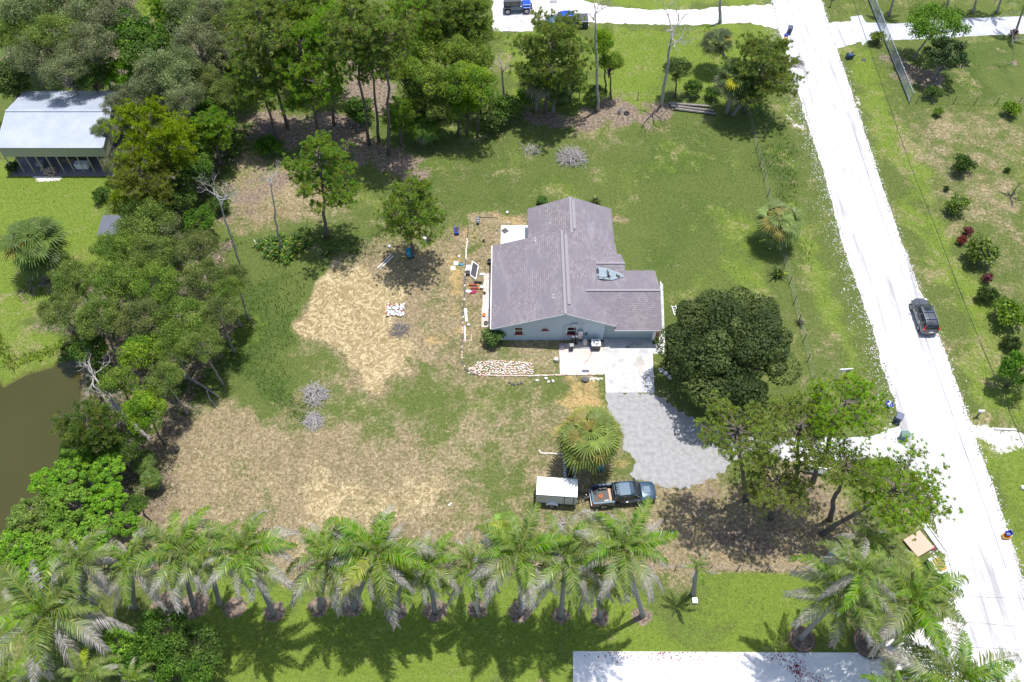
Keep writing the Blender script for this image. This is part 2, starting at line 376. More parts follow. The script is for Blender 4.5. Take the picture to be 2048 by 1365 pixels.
# white shell road
def shell_mat(name, c1, c2, tracks=False, sc=1.0):
    m, t, b = newmat(name); q = N(t); pos = q.pos()
    n1 = q.noise(pos, .5 * sc, 5, .6); n2 = q.noise(pos, 9 * sc, 4, .75)
    c = q.mix(q.ramp(q.math('ADD', q.math('MULTIPLY', n1, .5), q.math('MULTIPLY', n2, .5)), .32, .62), c1, c2)
    if tracks:
        sx = q.n('ShaderNodeSeparateXYZ'); q.L(pos, sx.inputs[0]); w = q.noise(q.mapv(pos, (1, .05, 1)), 1.1, 4, .7)
        c = q.mix(q.math('MULTIPLY', q.ramp(w, .52, .64), .8), c, tuple(x * .62 for x in c1))
        st = q.vor(pos, 2.3).outputs['Distance']; c = q.mix(q.math('MULTIPLY', q.ramp(st, .035, .02), .7), c, (.3, .27, .22))
    q.L(c, b.inputs['Base Color']); b.inputs['Roughness'].default_value = .95; b.inputs['Specular IOR Level'].default_value = .15; q.bump(n2, .5, .04, b); return m
M['shell'] = shell_mat('white_shell', (.47, .465, .47), (.64, .635, .64), True)
M['shell2'] = shell_mat('white_gravel', (.42, .40, .39), (.74, .72, .72))
M['gravel'] = shell_mat('grey_gravel', (.225, .222, .222), (.36, .355, .355), sc=4.5)
M['conc'] = shell_mat('concrete', (.30, .30, .31), (.60, .60, .60), sc=2.2); M['conc2'] = shell_mat('bright_concrete', (.56, .57, .60), (.74, .74, .74), sc=.6)
RL = [(1536, -30), (1546, 7), (1551, 52), (1566, 79), (1575, 114), (1589, 165), (1613, 241), (1648, 344), (1678, 464), (1720, 588), (1754, 691), (1778, 777), (1792, 812), (1800, 850), (1812, 905), (1850, 964), (1862, 1015), (1871, 1050), (1885, 1108), (1899, 1153), (1918, 1239), (1935, 1365), (1960, 1600)]
RR = [(1636, -30), (1642, 0), (1658, 48), (1675, 100), (1699, 172), (1723, 241), (1761, 362), (1795, 462), (1840, 581), (1882, 681), (1916, 777), (1957, 893), (1985, 967), (2023, 1084), (2048, 1160), (2115, 1365), (2200, 1600)]
def strip(name, L_, R_, mat, z, jl=.10, jr=.07, step=.28, seed=3):
    rg = random.Random(seed); A = PG(L_); B = PG(R_); A = A[np.argsort(A[:, 1])]; B = B[np.argsort(B[:, 1])]
    y0 = max(A[0, 1], B[0, 1]); y1 = min(A[-1, 1], B[-1, 1]); n = int((y1 - y0) / step); vs = []; fs = []; K = 6; ja = jb = 0
    for i in range(n + 1):
        y = y0 + (y1 - y0) * i / n; ja = ja * .6 + rg.gauss(0, jl * .6); jb = jb * .6 + rg.gauss(0, jr * .6)
        xa = np.interp(y, A[:, 1], A[:, 0]) + ja; xb = np.interp(y, B[:, 1], B[:, 0]) + jb
        for k in range(K + 1): vs.append((xa + (xb - xa) * k / K, y, z))
        if i:
            for k in range(K): o = (i - 1) * (K + 1) + k; fs.append((o, o + 1, o + K + 2, o + K + 1))
    mb = MB(); mb.add(vs, fs); return mb.mesh(name, mat)
RLx = [(RL[0][0], RL[0][1])] + RL[1:]
struct('road', strip('road', RLx, RR, M['shell'], .012), 'white crushed shell road running along the lot')
struct('driveway_gravel', patch_mesh('driveway_gravel', [(1212, 787), (1310, 787), (1345, 812), (1405, 850), (1480, 872), (1600, 878), (1600, 922), (1500, 900), (1470, 925), (1430, 955), (1372, 978), (1300, 970), (1262, 950), (1272, 925), (1250, 900), (1240, 850), (1216, 820)], .008, M['gravel'], .22, .3), 'grey gravel drive in front of the garage slab')
struct('driveway_entrance', patch_mesh('driveway_entrance', [(1560, 876), (1700, 876), (1745, 874), (1800, 852), (1830, 860), (1850, 968), (1815, 930), (1770, 916), (1680, 922), (1560, 922)], .0165, M['shell'], .1), 'white shell apron joining the road')
struct('driveway_slab', patch_mesh('driveway_slab', [(1207, 675), (1304, 675), (1309, 786), (1211.5, 786)], .03, M['conc']), 'stained concrete slab in front of the garage')
struct('neighbour_driveway', patch_mesh('neighbour_driveway', [(985, -40), (985, 63), (1063, 63), (1070, 52), (1170, 45), (1280, 49), (1400, 50), (1500, 46), (1560, 60), (1570, 80), (1570, 20), (1545, 9), (1450, 14), (1390, 20), (1300, 20), (1220, 14), (1170, 4), (1130, -40)], .005, M['shell2'], .2), 'white gravel drive with parked blue vehicles')
struct('concrete_pad', patch_mesh('concrete_pad', [(986, 24), (1064, 24), (1066, 63), (986, 63)], .02, M['conc']), 'concrete pad at the end of the far drive')
M['asph'] = shell_mat('worn_asphalt', (.30, .31, .34), (.52, .53, .57), sc=.7)
struct('side_driveway', patch_mesh('side_driveway', [(1700, 34), (1724, 31), (1732, 45), (1790, 48), (1900, 38), (2060, 32), (2400, 20), (2400, 60), (2060, 68), (1960, 72), (1850, 78), (1760, 82), (1738, 80), (1725, 92), (1712, 60)], .006, M['asph'], .05), 'pale asphalt drive right of the road')
struct('side_driveway_apron', patch_mesh('side_driveway_apron', [(1655, 46), (1704, 42), (1722, 84), (1672, 100)], .0205, M['shell'], .15), 'shell apron of the right hand drive')
struct('lower_driveway', patch_mesh('lower_driveway', [(1146, 1303), (1735, 1306), (1768, 1500), (1146, 1500)], .02, M['conc2']), 'white concrete slab at the bottom edge of the picture')
struct('lower_driveway_apron', patch_mesh('lower_driveway_apron', [(1738, 1308), (1800, 1280), (1930, 1300), (1950, 1500), (1772, 1500)], .0085, M['shell'], .2), 'shell apron beside the lower slab')
struct('patio_slab', patch_mesh('patio_slab', [(1002, 452), (1060, 452), (1060, 492), (1001, 492)], .06, M['conc2']), 'small white patio slab behind the house')
struct('side_walk', patch_mesh('side_walk', [(1320, 562), (1326, 570), (1330, 690), (1328, 708), (1306, 708), (1305, 690), (1318, 688)], .02, M['conc']), 'narrow concrete walk along the east side')
# brick patio
m, t, b = newmat('pale_brick'); q = N(t); pos = q.pos()
br = q.n('ShaderNodeTexBrick'); q.L(pos, br.inputs[0]); br.inputs['Scale'].default_value = 1.0; br.inputs['Brick Width'].default_value = .42; br.inputs['Row Height'].default_value = .21; br.inputs['Mortar Size'].default_value = .018
br.inputs['Color1'].default_value = (.56, .46, .42, 1); br.inputs['Color2'].default_value = (.68, .57, .52, 1); br.inputs['Mortar'].default_value = (.42, .36, .33, 1)
n2 = q.noise(pos, 1.2, 4, .6); q.L(q.mix(q.ramp(n2, .55, .75), br.outputs[0], (.72, .70, .68)), b.inputs['Base Color']); b.inputs['Roughness'].default_value = .9; M['brickpat'] = m
struct('brick_patio', patch_mesh('brick_patio', [(1118, 688), (1207, 685), (1210.5, 749), (1120, 749)], .025, M['brickpat'], .03), 'pale brick patio beside the driveway slab')
struct('brick_path', patch_mesh('brick_path', [(968, 548), (990, 545), (990, 655), (962, 655)], .02, M['brickpat'], .06), 'pale brick strip along the west eaves')
# stains
M['stain'] = shell_mat('oil_stain', (.34, .32, .29), (.52, .50, .47))
struct('driveway_stain', patch_mesh('driveway_stain', [(1271, 717), (1283, 712), (1290, 728), (1284, 742), (1281, 756), (1276, 748), (1273, 735)], .034, M['stain'], .1, .15), 'dark oil stain on the garage slab')
# pond water
m, t, b = newmat('pond_water'); q = N(t); pos = q.pos(); b.inputs['Base Color'].default_value = (.046, .040, .014, 1); b.inputs['Roughness'].default_value = .12; b.inputs['Specular IOR Level'].default_value = .35
q.bump(q.noise(q.mapv(pos, (1, 1.6, 1)), 2.2, 3, .6), .12, .03, b)
n1 = q.noise(pos, .12, 3, .6); q.L(q.mix(n1, (.040, .042, .010), (.066, .062, .018)), b.inputs['Base Color'])
mb = MB(); a = P(-450, 640); c_ = P(190, 1250); mb.add([(-90, c_.y - 4, -.55), (a.x * 0 + P(175, 700).x + 2, c_.y - 4, -.55), (P(175, 700).x + 2, a.y, -.55), (-90, a.y, -.55)], [(0, 1, 2, 3)])
struct('pond_water', mb.mesh('pond_water', m), 'murky olive brown pond water')
# ------------------------------------------------------------------ building materials
def shingle():
    m, t, b = newmat('shingle'); q = N(t); g = q.n('ShaderNodeNewGeometry'); sp = q.n('ShaderNodeSeparateXYZ'); q.L(g.outputs['Position'], sp.inputs[0])
    sn = q.n('ShaderNodeSeparateXYZ'); q.L(g.outputs['Normal'], sn.inputs[0])
    f = q.math('GREATER_THAN', q.math('ABSOLUTE', sn.outputs[1]), q.math('ABSOLUTE', sn.outputs[0]))
    c1 = q.n('ShaderNodeCombineXYZ'); q.L(sp.outputs[1], c1.inputs[0]); q.L(sp.outputs[0], c1.inputs[1])
    c2 = q.n('ShaderNodeCombineXYZ'); q.L(sp.outputs[0], c2.inputs[0]); q.L(sp.outputs[1], c2.inputs[1])
    mx = q.n('ShaderNodeMix', data_type='VECTOR'); q.L(f, mx.inputs[0]); q.L(c1.outputs[0], mx.inputs[4]); q.L(c2.outputs[0], mx.inputs[5]); v = mx.outputs[1]
    br = q.n('ShaderNodeTexBrick'); q.L(v, br.inputs[0]); br.inputs['Scale'].default_value = 1; br.inputs['Brick Width'].default_value = .33; br.inputs['Row Height'].default_value = .2; br.inputs['Mortar Size'].default_value = .018; br.inputs['Mortar Smooth'].default_value = .4
    br.inputs['Color1'].default_value = (.198, .178, .190, 1); br.inputs['Color2'].default_value = (.282, .258, .268, 1); br.inputs['Mortar'].default_value = (.11, .095, .115, 1); br.inputs['Bias'].default_value = 0
    pos = g.outputs['Position']; n1 = q.noise(pos, .35, 4, .6); n2 = q.noise(pos, 14, 3, .8); n3 = q.noise(q.mapv(pos, (1, .25, 1)), .8, 4, .7)
    c = q.mix(q.ramp(n1, .35, .7), br.outputs[0], (.185, .165, .19)); c = q.mix(q.math('MULTIPLY', q.ramp(n3, .5, .75), .45), c, (.34, .315, .34))
    c = q.mix(1.0, c, q_comb(q, q.math('MULTIPLY_ADD', n2, .7, .65)), 'MULTIPLY')
    q.L(c, b.inputs['Base Color']); b.inputs['Roughness'].default_value = .95; b.inputs['Specular IOR Level'].default_value = .2
    q.bump(br.outputs['Fac'], -.5, .02, b); return m
M['shingle'] = shingle()
M['stucco'] = simple('pale_blue_stucco', (.50, .60, .68), .9, var=.05, sc=2, bump=.2)
M['stucco2'] = simple('grey_blue_door', (.42, .50, .53), .8, var=.04)
M['white'] = simple('white_paint', (.80, .80, .80), .5, var=.04)
M['trim'] = simple('weathered_trim', (.55, .57, .60), .6, var=.08)
M['black'] = simple('black_plastic', (.018, .018, .022), .5, var=.2)
M['dark'] = simple('dark_grey', (.06, .062, .07), .6, var=.15)
M['grey'] = simple('mid_grey', (.28, .28, .30), .6, var=.12)
M['galv'] = simple('galvanised_metal', (.46, .50, .54), .4, .6, var=.1)
M['red'] = simple('red_paint', (.40, .012, .03), .5, var=.1)
M['redbrown'] = simple('faded_red', (.30, .055, .05), .7, var=.15)
M['orange'] = simple('orange_plastic', (.75, .20, .03), .5, var=.1)
M['yellow'] = simple('yellow_plastic', (.72, .40, .04), .5, var=.1)
M['blue'] = simple('blue_plastic', (.02, .07, .42), .4, var=.15)
M['teal'] = simple('teal_plastic', (.02, .25, .38), .4, var=.15)
M['navy'] = simple('slate_blue_plastic', (.035, .06, .13), .45, var=.12)
M['greenbin'] = simple('green_plastic', (.04, .13, .12), .45, var=.12)
M['magenta'] = simple('magenta_cloth', (.36, .012, .09), .8, var=.1)
M['concrete'] = simple('plain_concrete', (.50, .48, .46), .9, var=.18, sc=3, pos=True)
M['brickpink'] = simple('pinkish_paver', (.55, .40, .34), .9, var=.25, sc=1.2, pos=True)
M['wood'] = simple('weathered_wood', (.16, .125, .10), .9, var=.3, sc=5)
M['ply'] = simple('plywood', (.52, .36, .27), .8, var=.1, sc=2)
M['tanwood'] = simple('orange_wood', (.55, .27, .07), .7, var=.1)
M['rubber'] = simple('rubber', (.02, .02, .022), .85, var=.2)
M['glass'] = simple('dark_glass', (.015, .02, .022), .06, var=.02, spec=.8)
M['rock'] = simple('grey_rock', (.13, .12, .12), .95, var=.35, sc=3, bump=.6)
M['whiterock'] = simple('pale_rock', (.62, .58, .52), .95, var=.2, sc=3, bump=.4)
M['cream'] = simple('cream_siding', (.40, .39, .28), .8, var=.05)
M['log'] = simple('split_log', (.45, .34, .24), .9, var=.3, sc=3)
def metal_roof():
    m, t, b = newmat('ribbed_metal_roof'); q = N(t); pos = q.pos(); sp = q.n('ShaderNodeSeparateXYZ'); q.L(pos, sp.inputs[0])
    w = q.math('FRACT', q.math('MULTIPLY', sp.outputs[0], 3.3)); rib = q.ramp(q.math('ABSOLUTE', q.math('SUBTRACT', w, .5)), .38, .5)
    n = q.noise(pos, .5, 4, .6); c = q.mix(q.ramp(n, .3, .7), (.335, .375, .46), (.40, .44, .52)); c = q.mix(rib, c, (.27, .31, .40))
    q.L(c, b.inputs['Base Color']); b.inputs['Roughness'].default_value = .45; q.bump(rib, .5, .04, b); return m
M['mroof'] = metal_roof()

# ------------------------------------------------------------------ house
def zr(x): return 4.9 - .4 * (x - 5.3)
h = root('house', 'pale blue one-storey house with brown-grey shingle roof in the middle of the lot', 'house')
mb = MB()
def gable(mb, prof, y0, y1):
    n = len(prof); vs = [(x, y0, z) for x, z in prof] + [(x, y1, z) for x, z in prof]
    mb.add(vs, [tuple(range(n)), tuple(range(2 * n - 1, n - 1, -1))] + [(i, n + i, n + (i + 1) % n, (i + 1) % n) for i in range(n)])
gable(mb, [(-1.75, 0), (9.34, 0), (9.34, 3.14), (5.3, 4.74), (-1.75, 2.42)], 51.1, 61.5)
gable(mb, [(2.1, 0), (10.7, 0), (10.7, 2.6), (6.36, 4.33), (2.1, 2.62)], 61.503, 66.8)
mb.bbox((9.343, 51.44, 0), (14.45, 58.0, 2.5)); mb.bbox((9.343, 58.003, 0), (10.75, 61.5, 2.58))
vs = [(14.453, 51.44, 2.5), (14.453, 58.0, 2.5), (14.453, 54.4, 3.9), (14.3, 51.44, 2.5), (14.3, 58, 2.5), (14.3, 54.4, 3.9)]
mb.add(vs, [(0, 1, 2), (5, 4, 3), (0, 2, 5, 3), (1, 4, 5, 2)])
part('wall', mb, M['stucco'], h)
rf = MB(); T_ = .12
rf.slab([(-2.13, 50.75, 2.4), (5.3, 50.75, 4.9), (5.3, 61.8, 4.9), (-2.13, 61.8, 2.4)], T_)
rf.slab([(5.3, 50.75, 4.9), (10.45, 50.75, zr(10.45)), (11.15, 51.8, zr(11.15)), (11.15, 61.8, zr(11.15)), (5.3, 61.8, 4.9)], T_)
rf.slab([(6.36, 61.8, zr(6.36)), (11.0, 61.8, zr(11.0)), (11.0, 67.1, zr(11.0)), (6.36, 67.1, zr(6.36))], T_)
rf.slab([(1.72, 61.803, 2.6), (6.36, 61.803, zr(6.36)), (6.36, 67.1, zr(6.36)), (1.72, 67.1, 2.6)], T_)
rf.add([(5.3, 61.803, 4.9), (6.36, 61.803, zr(6.36)), (5.3, 61.803, zr(6.36) - .4)], [(0, 1, 2)])
rf.slab([(7.35, 54.4, 4.06), (10.25, 51.3, 2.82), (10.25, 50.5, 2.5), (15.0, 50.5, 2.5), (15.0, 54.4, 4.06)], T_)
rf.slab([(7.35, 54.4, 4.06), (15.0, 54.4, 4.06), (15.0, 58.3, 2.5), (7.35, 58.3, 2.5)], T_)
rf.slab([(8.7, 56.9, 2.96), (11.75, 56.9, 2.96), (11.75, 58.4, 3.56), (8.7, 58.4, 3.56)], T_)
rf.slab([(8.7, 58.4, 3.56), (11.75, 58.4, 3.56), (11.55, 60.3, 2.8), (8.7, 60.3, 2.8)], T_)
roof = part('roof', rf, M['shingle'], h)
M['cap'] = simple('ridge_cap', (.26, .24, .26), .95, var=.2, sc=6, pos=True)
rc = MB()
for a, b_ in (((5.22, 50.75, 4.93), (5.22, 61.8, 4.93)), ((6.3, 61.8, 4.51), (6.3, 67.1, 4.51)), ((7.4, 54.38, 4.085), (15, 54.38, 4.085)), ((8.75, 58.4, 3.585), (11.75, 58.4, 3.585))): rc.bar(a, b_, .26, .05)
part('ridge_cap', rc, M['cap'], roof)
for (x, y0, y1) in ((5.62, 52.0, 61.2), (6.62, 62.4, 66.6)):
    v = MB(); v.bar((x, y0, zr(x) + .05), (x, y1, zr(x) + .05), .34, .10, up=(.37, 0, 1)); part('ridge_vent', v, M['cap'], roof)
mb2 = MB(); mb2.slab([(8.72, 57.95, 3.60), (8.72, 56.3, 3.60), (10.3, 56.25, 3.42), (11.7, 57.0, 3.10), (11.2, 57.35, 3.24), (10.0, 57.8, 3.40)], .03)
M['membrane'] = simple('pale_membrane', (.22, .27, .31), .5, var=.2, sc=2, pos=True); mem = part('roof_membrane', mb2, M['membrane'], roof)
tar = MB()
for k in range(60):
    f = rnd.random(); g = rnd.choice([0, 1, 2, 3])
    if g == 0: p = (8.85 + rnd.uniform(-.1, .1), 56.45 + f * 1.35, 3.64)
    elif g == 1: p = (8.9 + f * 2.6, 56.45 + f * .5 + rnd.uniform(-.08, .08), 3.63 - f * .47)
    elif g == 2: p = (9.95 + rnd.uniform(-.08, .08), 56.5 + f * 1.0, 3.50)
    else: p = (10.9 + rnd.uniform(-.2, .2), 56.85 + rnd.uniform(-.15, .3), 3.29)
    tar.cyl(p, rnd.uniform(.05, .11), .004, 7)
part('tar_patch', tar, M['dark'], mem)
def on_roof(px, py, x0, z0, s):     # point on plane z = z0 + s*(x-x0)
    z = 3.5
    for _ in range(12): p = P(px, py, z); z = z0 + s * (p.x - x0)
    return P(px, py, z)
for px, py, a in ((1100, 446, (1.72, 2.6, .405)), (1070, 481, (-2.13, 2.4, .3365)), (1106.5, 595, (-2.13, 2.4, .3365))):
    p = on_roof(px, py, *a); v = MB(); v.tube([p, p + Vector((0, 0, .42))], .045, 8); v.lathe([(.14, 0), (.05, .12)], p - Vector((0, 0, .02)), 10)
    vp = part('vent_pipe', v, M['white'], roof)
    s_ = MB(); s_.slab([p + Vector(q_) for q_ in ((-.1, -.06, .02 - .035), (-.95, -.09, -.30 * 1.0 + .01), (-.95, .03, -.30 + .01), (-.1, .06, -.015))], .01)
part('gutter', MB().bar((-2.16, 50.75, 2.38), (-2.16, 61.8, 2.38), .09, .12), M['white'], h)
part('fascia', MB().bar((-2.13, 50.735, 2.31), (5.3, 50.735, 4.81), .03, .16).bar((5.3, 50.735, 4.81), (10.45, 50.735, zr(10.45) - .09), .03, .16).bar((10.25, 50.485, 2.42), (15.0, 50.485, 2.42), .03, .15), M['trim'], h)
# windows on the south wall
def southwin(x0, x1, z0, z1, parent, rows=1):
    w = MB(); t_ = .07; y = 51.06
    w.bbox((x0 - t_, y - .03, z0), (x0, y + .03, z1)); w.bbox((x1, y - .03, z0), (x1 + t_, y + .03, z1)); w.bbox((x0 - t_, y - .03, z1), (x1 + t_, y + .03, z1 + t_))
    w.bbox((x0, y - .02, (z0 + z1) / 2 - .03), (x1, y + .03, (z0 + z1) / 2 + .03))
    wn = part('window', w, M['white'], parent)
    part('pane', MB().bbox((x0, y + .01, z0), (x1, y + .035, z1)), M['glass'], wn)
    part('sill', MB().bbox((x0 - .1, y - .09, z0 - .08), (x1 + .1, y + .03, z0 - .002)), M['red'], wn)
for a, b_ in (((1030, 655.5), (1045, 668)), ((1084.5, 655.5), (1096, 660.5)), ((1135, 655), (1151, 668.5))):
    p = PY(*a, 51.06); r_ = PY(*b_, 51.06); southwin(p.x, r_.x, r_.z, p.z, h)
# garage door, corner trim, red door
gd = MB(); gd.bbox((9.5, 51.37, 0.02), (14.25, 51.437, 2.25))
gdoor = part('garage_door', gd, M['stucco2'], h)
g2 = MB()
for z in (.58, 1.14, 1.70): g2.bbox((9.52, 51.362, z - .008), (14.23, 51.37, z + .008))
part('panel_seam', g2, M['dark'], gdoor)
part('door_post', MB().bbox((14.30, 51.05, 0), (14.62, 51.40, 2.38)), M['white'], h)
dr = part('door', MB().bbox((14.63, 51.20, .05), (15.02, 51.27, 2.1)), M['red'], h)
d2 = MB()
for z in (.35, .85, 1.35): d2.bbox((14.70, 51.185, z), (14.95, 51.197, z + .32))
part('door_panel', d2, M['redbrown'], dr)
lm = MB(); lm.bbox((11.55, 50.95, 2.28), (12.0, 51.2, 2.42)); lm.cyl((11.62, 50.93, 2.30), .09, .16, 10); lm.cyl((11.93, 50.93, 2.30), .09, .16, 10)
part('wall_lamp', lm, M['white'], h)
# electrical gear on the wall
cb = MB(); p = PY(1126, 681, 51.0); q_ = PY(1128, 652, 51.0); r_ = PY(1146, 650, 51.0)
cb.tube([(p.x, 51.02, .1), (p.x, 51.02, q_.z - .25), (p.x + .2, 51.02, q_.z), (r_.x, 51.02, r_.z)], .045, 8)
part('conduit', cb, M['trim'], h)
part('meter_box', MB().bbox((r_.x - .1, 50.9, r_.z - .12), (r_.x + .55, 51.095, r_.z + .18)), M['trim'], h, bevel=.02)
a = PY(1161, 664, 51.0)
pb = MB(); pb.bbox((a.x - .26, 50.82, .55), (a.x + .26, 51.095, 1.85)); pb.cyl((a.x, 50.815, 1.5), .14, .05, 14, axis='Y'); pb.tube([(a.x + .1, 50.98, 1.8), (a.x + .1, 50.98, 3.2)], .035, 6)
part('breaker_box', pb, M['galv'], h, bevel=.02)
pb2 = MB(); b_ = PY(1173, 669, 51.0); pb2.bbox((b_.x - .07, 50.98, b_.z - .16), (b_.x + .08, 51.097, b_.z + .18)); b2 = PY(1168, 669, 51); pb2.bbox((b2.x - .05, 51.0, b2.z - .07), (b2.x + .05, 51.097, b2.z + .07))
part('switch_box', pb2, M['dark'], h)
# ------------------------------------------------------------------ equipment on the patio south of the house
pd_ = MB(); c0 = P(1165, 694); pd_.bbox((c0.x - 1.15, 50.0, .025), (c0.x + .65, 50.85, .10)); single('equipment_pad', pd_, M['concrete'], 'pale concrete pad under the water tank by the house wall', 'concrete pad')
c0 = P(1191, 697); ac = root('air_conditioner', 'white-topped air conditioning unit beside the garage corner', 'air conditioner', (c0.x, c0.y + .1, .03))
part('casing', MB().bbox((-.44, -.4, 0), (.44, .4, .78)), M['dark'], ac, bevel=.03)
tp = part('top_cover', MB().bbox((-.47, -.43, .782), (.47, .43, .86)), M['white'], ac, bevel=.06)
gr = MB(); gr.cyl((0, 0, .862), .32, .006, 24); part('fan_opening', gr, M['navy'], tp)
fb = MB()
for k in range(3):
    a = k * 2.094; fb.add([(math.cos(a + d) * r, math.sin(a + d) * r, .874) for r, d in ((.06, -.4), (.27, -.3), (.29, .25), (.06, .5))], [(0, 1, 2, 3)])
fb.cyl((0, 0, .87), .1, .03, 12)
for r in (.14, .2, .26, .32): fb.torus((0, 0, .885), r, .006, 24, 4)
part('fan', fb, M['white'], tp)
c0 = P(1169.5, 690); wt = root('water_tank', 'cream pressure tank with domed top near the air conditioner', 'tank', (c0.x, c0.y, .1))
part('tank_body', MB().lathe([(.2, 0), (.25, .03), (.26, .1), (.26, .62), (.22, .74), (.12, .82), (.02, .84)], n=18), M['concrete'], wt, smooth=True)
part('valve', MB().tube([(.24, 0, .12), (.42, 0, .12), (.5, -.1, .12), (.5, -.6, .08)], .03, 6), M['blue'], wt)
for k, px in enumerate((1144.5, 1152)):
    c0 = P(px, 690 - k * 1); t_ = root('softener_tank', 'black water softener cylinder with white cap, %s of the pair under the window' % ('left' if k == 0 else 'right'), 'water softener', (c0.x, c0.y, .03), group='softener tanks under the window')
    part('cylinder', MB().lathe([(.13, 0), (.15, .05), (.15, 1.15), (.1, 1.26), (.05, 1.3)], n=14), M['black'], t_, smooth=True)
    part('cap', MB().lathe([(.10, 1.30), (.14, 1.33), (.14, 1.42), (.07, 1.48)], n=12), M['white'], t_)
c0 = P(1142.5, 700); bb = root('brine_tank', 'grey lidded box tank in front of the black cylinders', 'tank', (c0.x, c0.y, .03))
part('tank_box', MB().bbox((-.19, -.18, 0), (.19, .18, .78)), M['dark'], bb, bevel=.02); part('lid', MB().bbox((-.21, -.2, .782), (.21, .2, .84)), M['grey'], bb, bevel=.015)
c0 = P(1124, 695); hs = MB()
for k in range(5): hs.torus((rnd.uniform(-.03, .03), rnd.uniform(-.03, .03), .03 + k * .025), .28 + .02 * k, .02, 24, 5)
single('garden_hose', hs, M['grey'], 'coiled grey garden hose lying on the brick patio', 'hose', (c0.x, c0.y, .025))
hz = MB(); pts = [P(x, y, .045) for x, y in ((1183, 688), (1184, 700), (1181, 712), (1176, 720), (1168, 727))]; hz.tube(pts, .018, 5); single('cable', hz, M['redbrown'], 'thin brown cable trailing over the brick patio', 'cable')
hz = MB(); pts = [P(x, y, .03) for x, y in ((949, 640), (945, 655), (938, 690), (935, 712), (948, 717), (975, 714), (1010, 710), (1042, 712), (1078, 711), (1110, 708))]; hz.tube(pts, .022, 5); single('garden_hose', hz, simple('pale_green_hose', (.28, .36, .18), .6), 'long pale green hose looping past the round bush', 'hose')
c0 = P(1171, 743); single('door_mat', MB().bbox((-.36, -.14, 0), (.36, .14, .03)), M['navy'], 'dark blue mat on the lower edge of the brick patio', 'mat', (c0.x, c0.y, .026), bevel=.01)
c0 = P(1171, 761); rk = MB(); rk.blob((0, 0, .12), (.40, .33, .28), 9, 6, .12); single('boulder', rk, M['rock'], 'dark grey boulder on dry grass below the brick patio', 'boulder', (c0.x, c0.y, 0))
c0 = P(1112, 722); rk = MB(); rk.lathe([(.2, 0), (.24, .4), (.22, .42)], n=12); single('plant_pot', rk, M['concrete'], 'pale round pot at the left edge of the brick patio', 'pot', (c0.x, c0.y, 0))

# ------------------------------------------------------------------ barn, upper left
bn = root('barn', 'white metal-roofed open barn at the left edge', 'barn')
X0, X1, Y0, Y1 = -59.4, -47.0, 75.5, 85.4
rf = MB(); rf.slab([(X0, Y0 - .2, 4.08), (X1, Y0 - .2, 4.08), (X1, 80.4, 5.25), (X0, 80.4, 5.25)], .07); rf.slab([(X0, 80.403, 5.25), (X1, 80.403, 5.25), (X1, Y1, 4.08), (X0, Y1, 4.08)], .07)
br_ = part('roof', rf, M['mroof'], bn)
part('ridge_cap', MB().bar((X0, 80.35, 5.275), (X1, 80.35, 5.275), .35, .05), M['mroof'], br_)
w = MB(); w.bbox((X0 + .1, Y0, 2.55), (X1 - .1, Y0 + .08, 4.0)); w.bbox((X0 + .1, Y1 - .3, 0), (X1 - .1, Y1 - .22, 4.0)); w.bbox((X0 + .1, Y0 + .083, 2.55), (X0 + .18, Y1 - .303, 4.0)); w.bbox((X1 - .18, Y0 + .083, 2.55), (X1 - .1, Y1 - .303, 4.0))
part('wall', w, M['cream'], bn)
for k in range(11):
    x = X0 + .2 + k * (X1 - X0 - .4) / 10; part('post', MB().bbox((x - .05, Y0 - .0, 0), (x + .05, Y0 + .1, 2.548)), M['cream'], bn)
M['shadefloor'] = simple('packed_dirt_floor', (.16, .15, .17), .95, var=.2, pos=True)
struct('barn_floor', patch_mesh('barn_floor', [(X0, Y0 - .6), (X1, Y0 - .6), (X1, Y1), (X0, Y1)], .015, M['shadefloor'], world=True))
for nm, lab, cat, x, y, mt, sh in (('storage_box', 'white chest standing inside the open barn', 'box', -51.2, 76.3, 'white', (1.5, .7, .8)), ('red_cart', 'red cart parked inside the barn near its right end', 'cart', -48.4, 76.6, 'red', (.9, .6, .6)), ('work_bench', 'dark workbench under the barn roof', 'bench', -53.0, 77.2, 'wood', (1.6, .7, .85)), ('cabinet', 'low grey cabinet inside the barn near its left end', 'cabinet', -56.3, 76.6, 'grey', (.9, .6, .7))):
    o = root(nm, lab, cat, (x, y, .015)); b_ = MB(); b_.bbox((-sh[0] / 2, -sh[1] / 2, .1), (sh[0] / 2, sh[1] / 2, sh[2])); part('body', b_, M[mt], o, bevel=.03)
    l_ = MB()
    for sx in (-1, 1):
        for sy in (-1, 1): l_.cyl((sx * (sh[0] / 2 - .08), sy * (sh[1] / 2 - .08), 0), .05, .1, 8)
    part('feet', l_, M['black'], o); part('lid', MB().bbox((-sh[0] / 2 - .02, -sh[1] / 2 - .02, sh[2] + .002), (sh[0] / 2 + .02, sh[1] / 2 + .02, sh[2] + .05)), M[mt], o)
# firewood
c0 = P(101, 345); lg = MB(); lg.cyl((-.24, 0, 0), .09, .48, 9, axis='X'); lm_ = lg.mesh('firewood_log', M['log'])
for k in range(46):
    lay = 0 if k < 18 else (1 if k < 34 else 2); o = bpy.data.objects.new('firewood_log', lm_); COL.objects.link(o)
    o.location = (c0.x + rnd.gauss(0, .55 - lay * .1), c0.y + rnd.gauss(0, .26), .09 + lay * .16); o.rotation_euler = (rnd.uniform(-.3, .3), rnd.uniform(-.25, .25), rnd.uniform(0, 3.1))
    tag(o, 'split firewood log in the heap in front of the barn', 'log', 'firewood logs heaped by the barn')
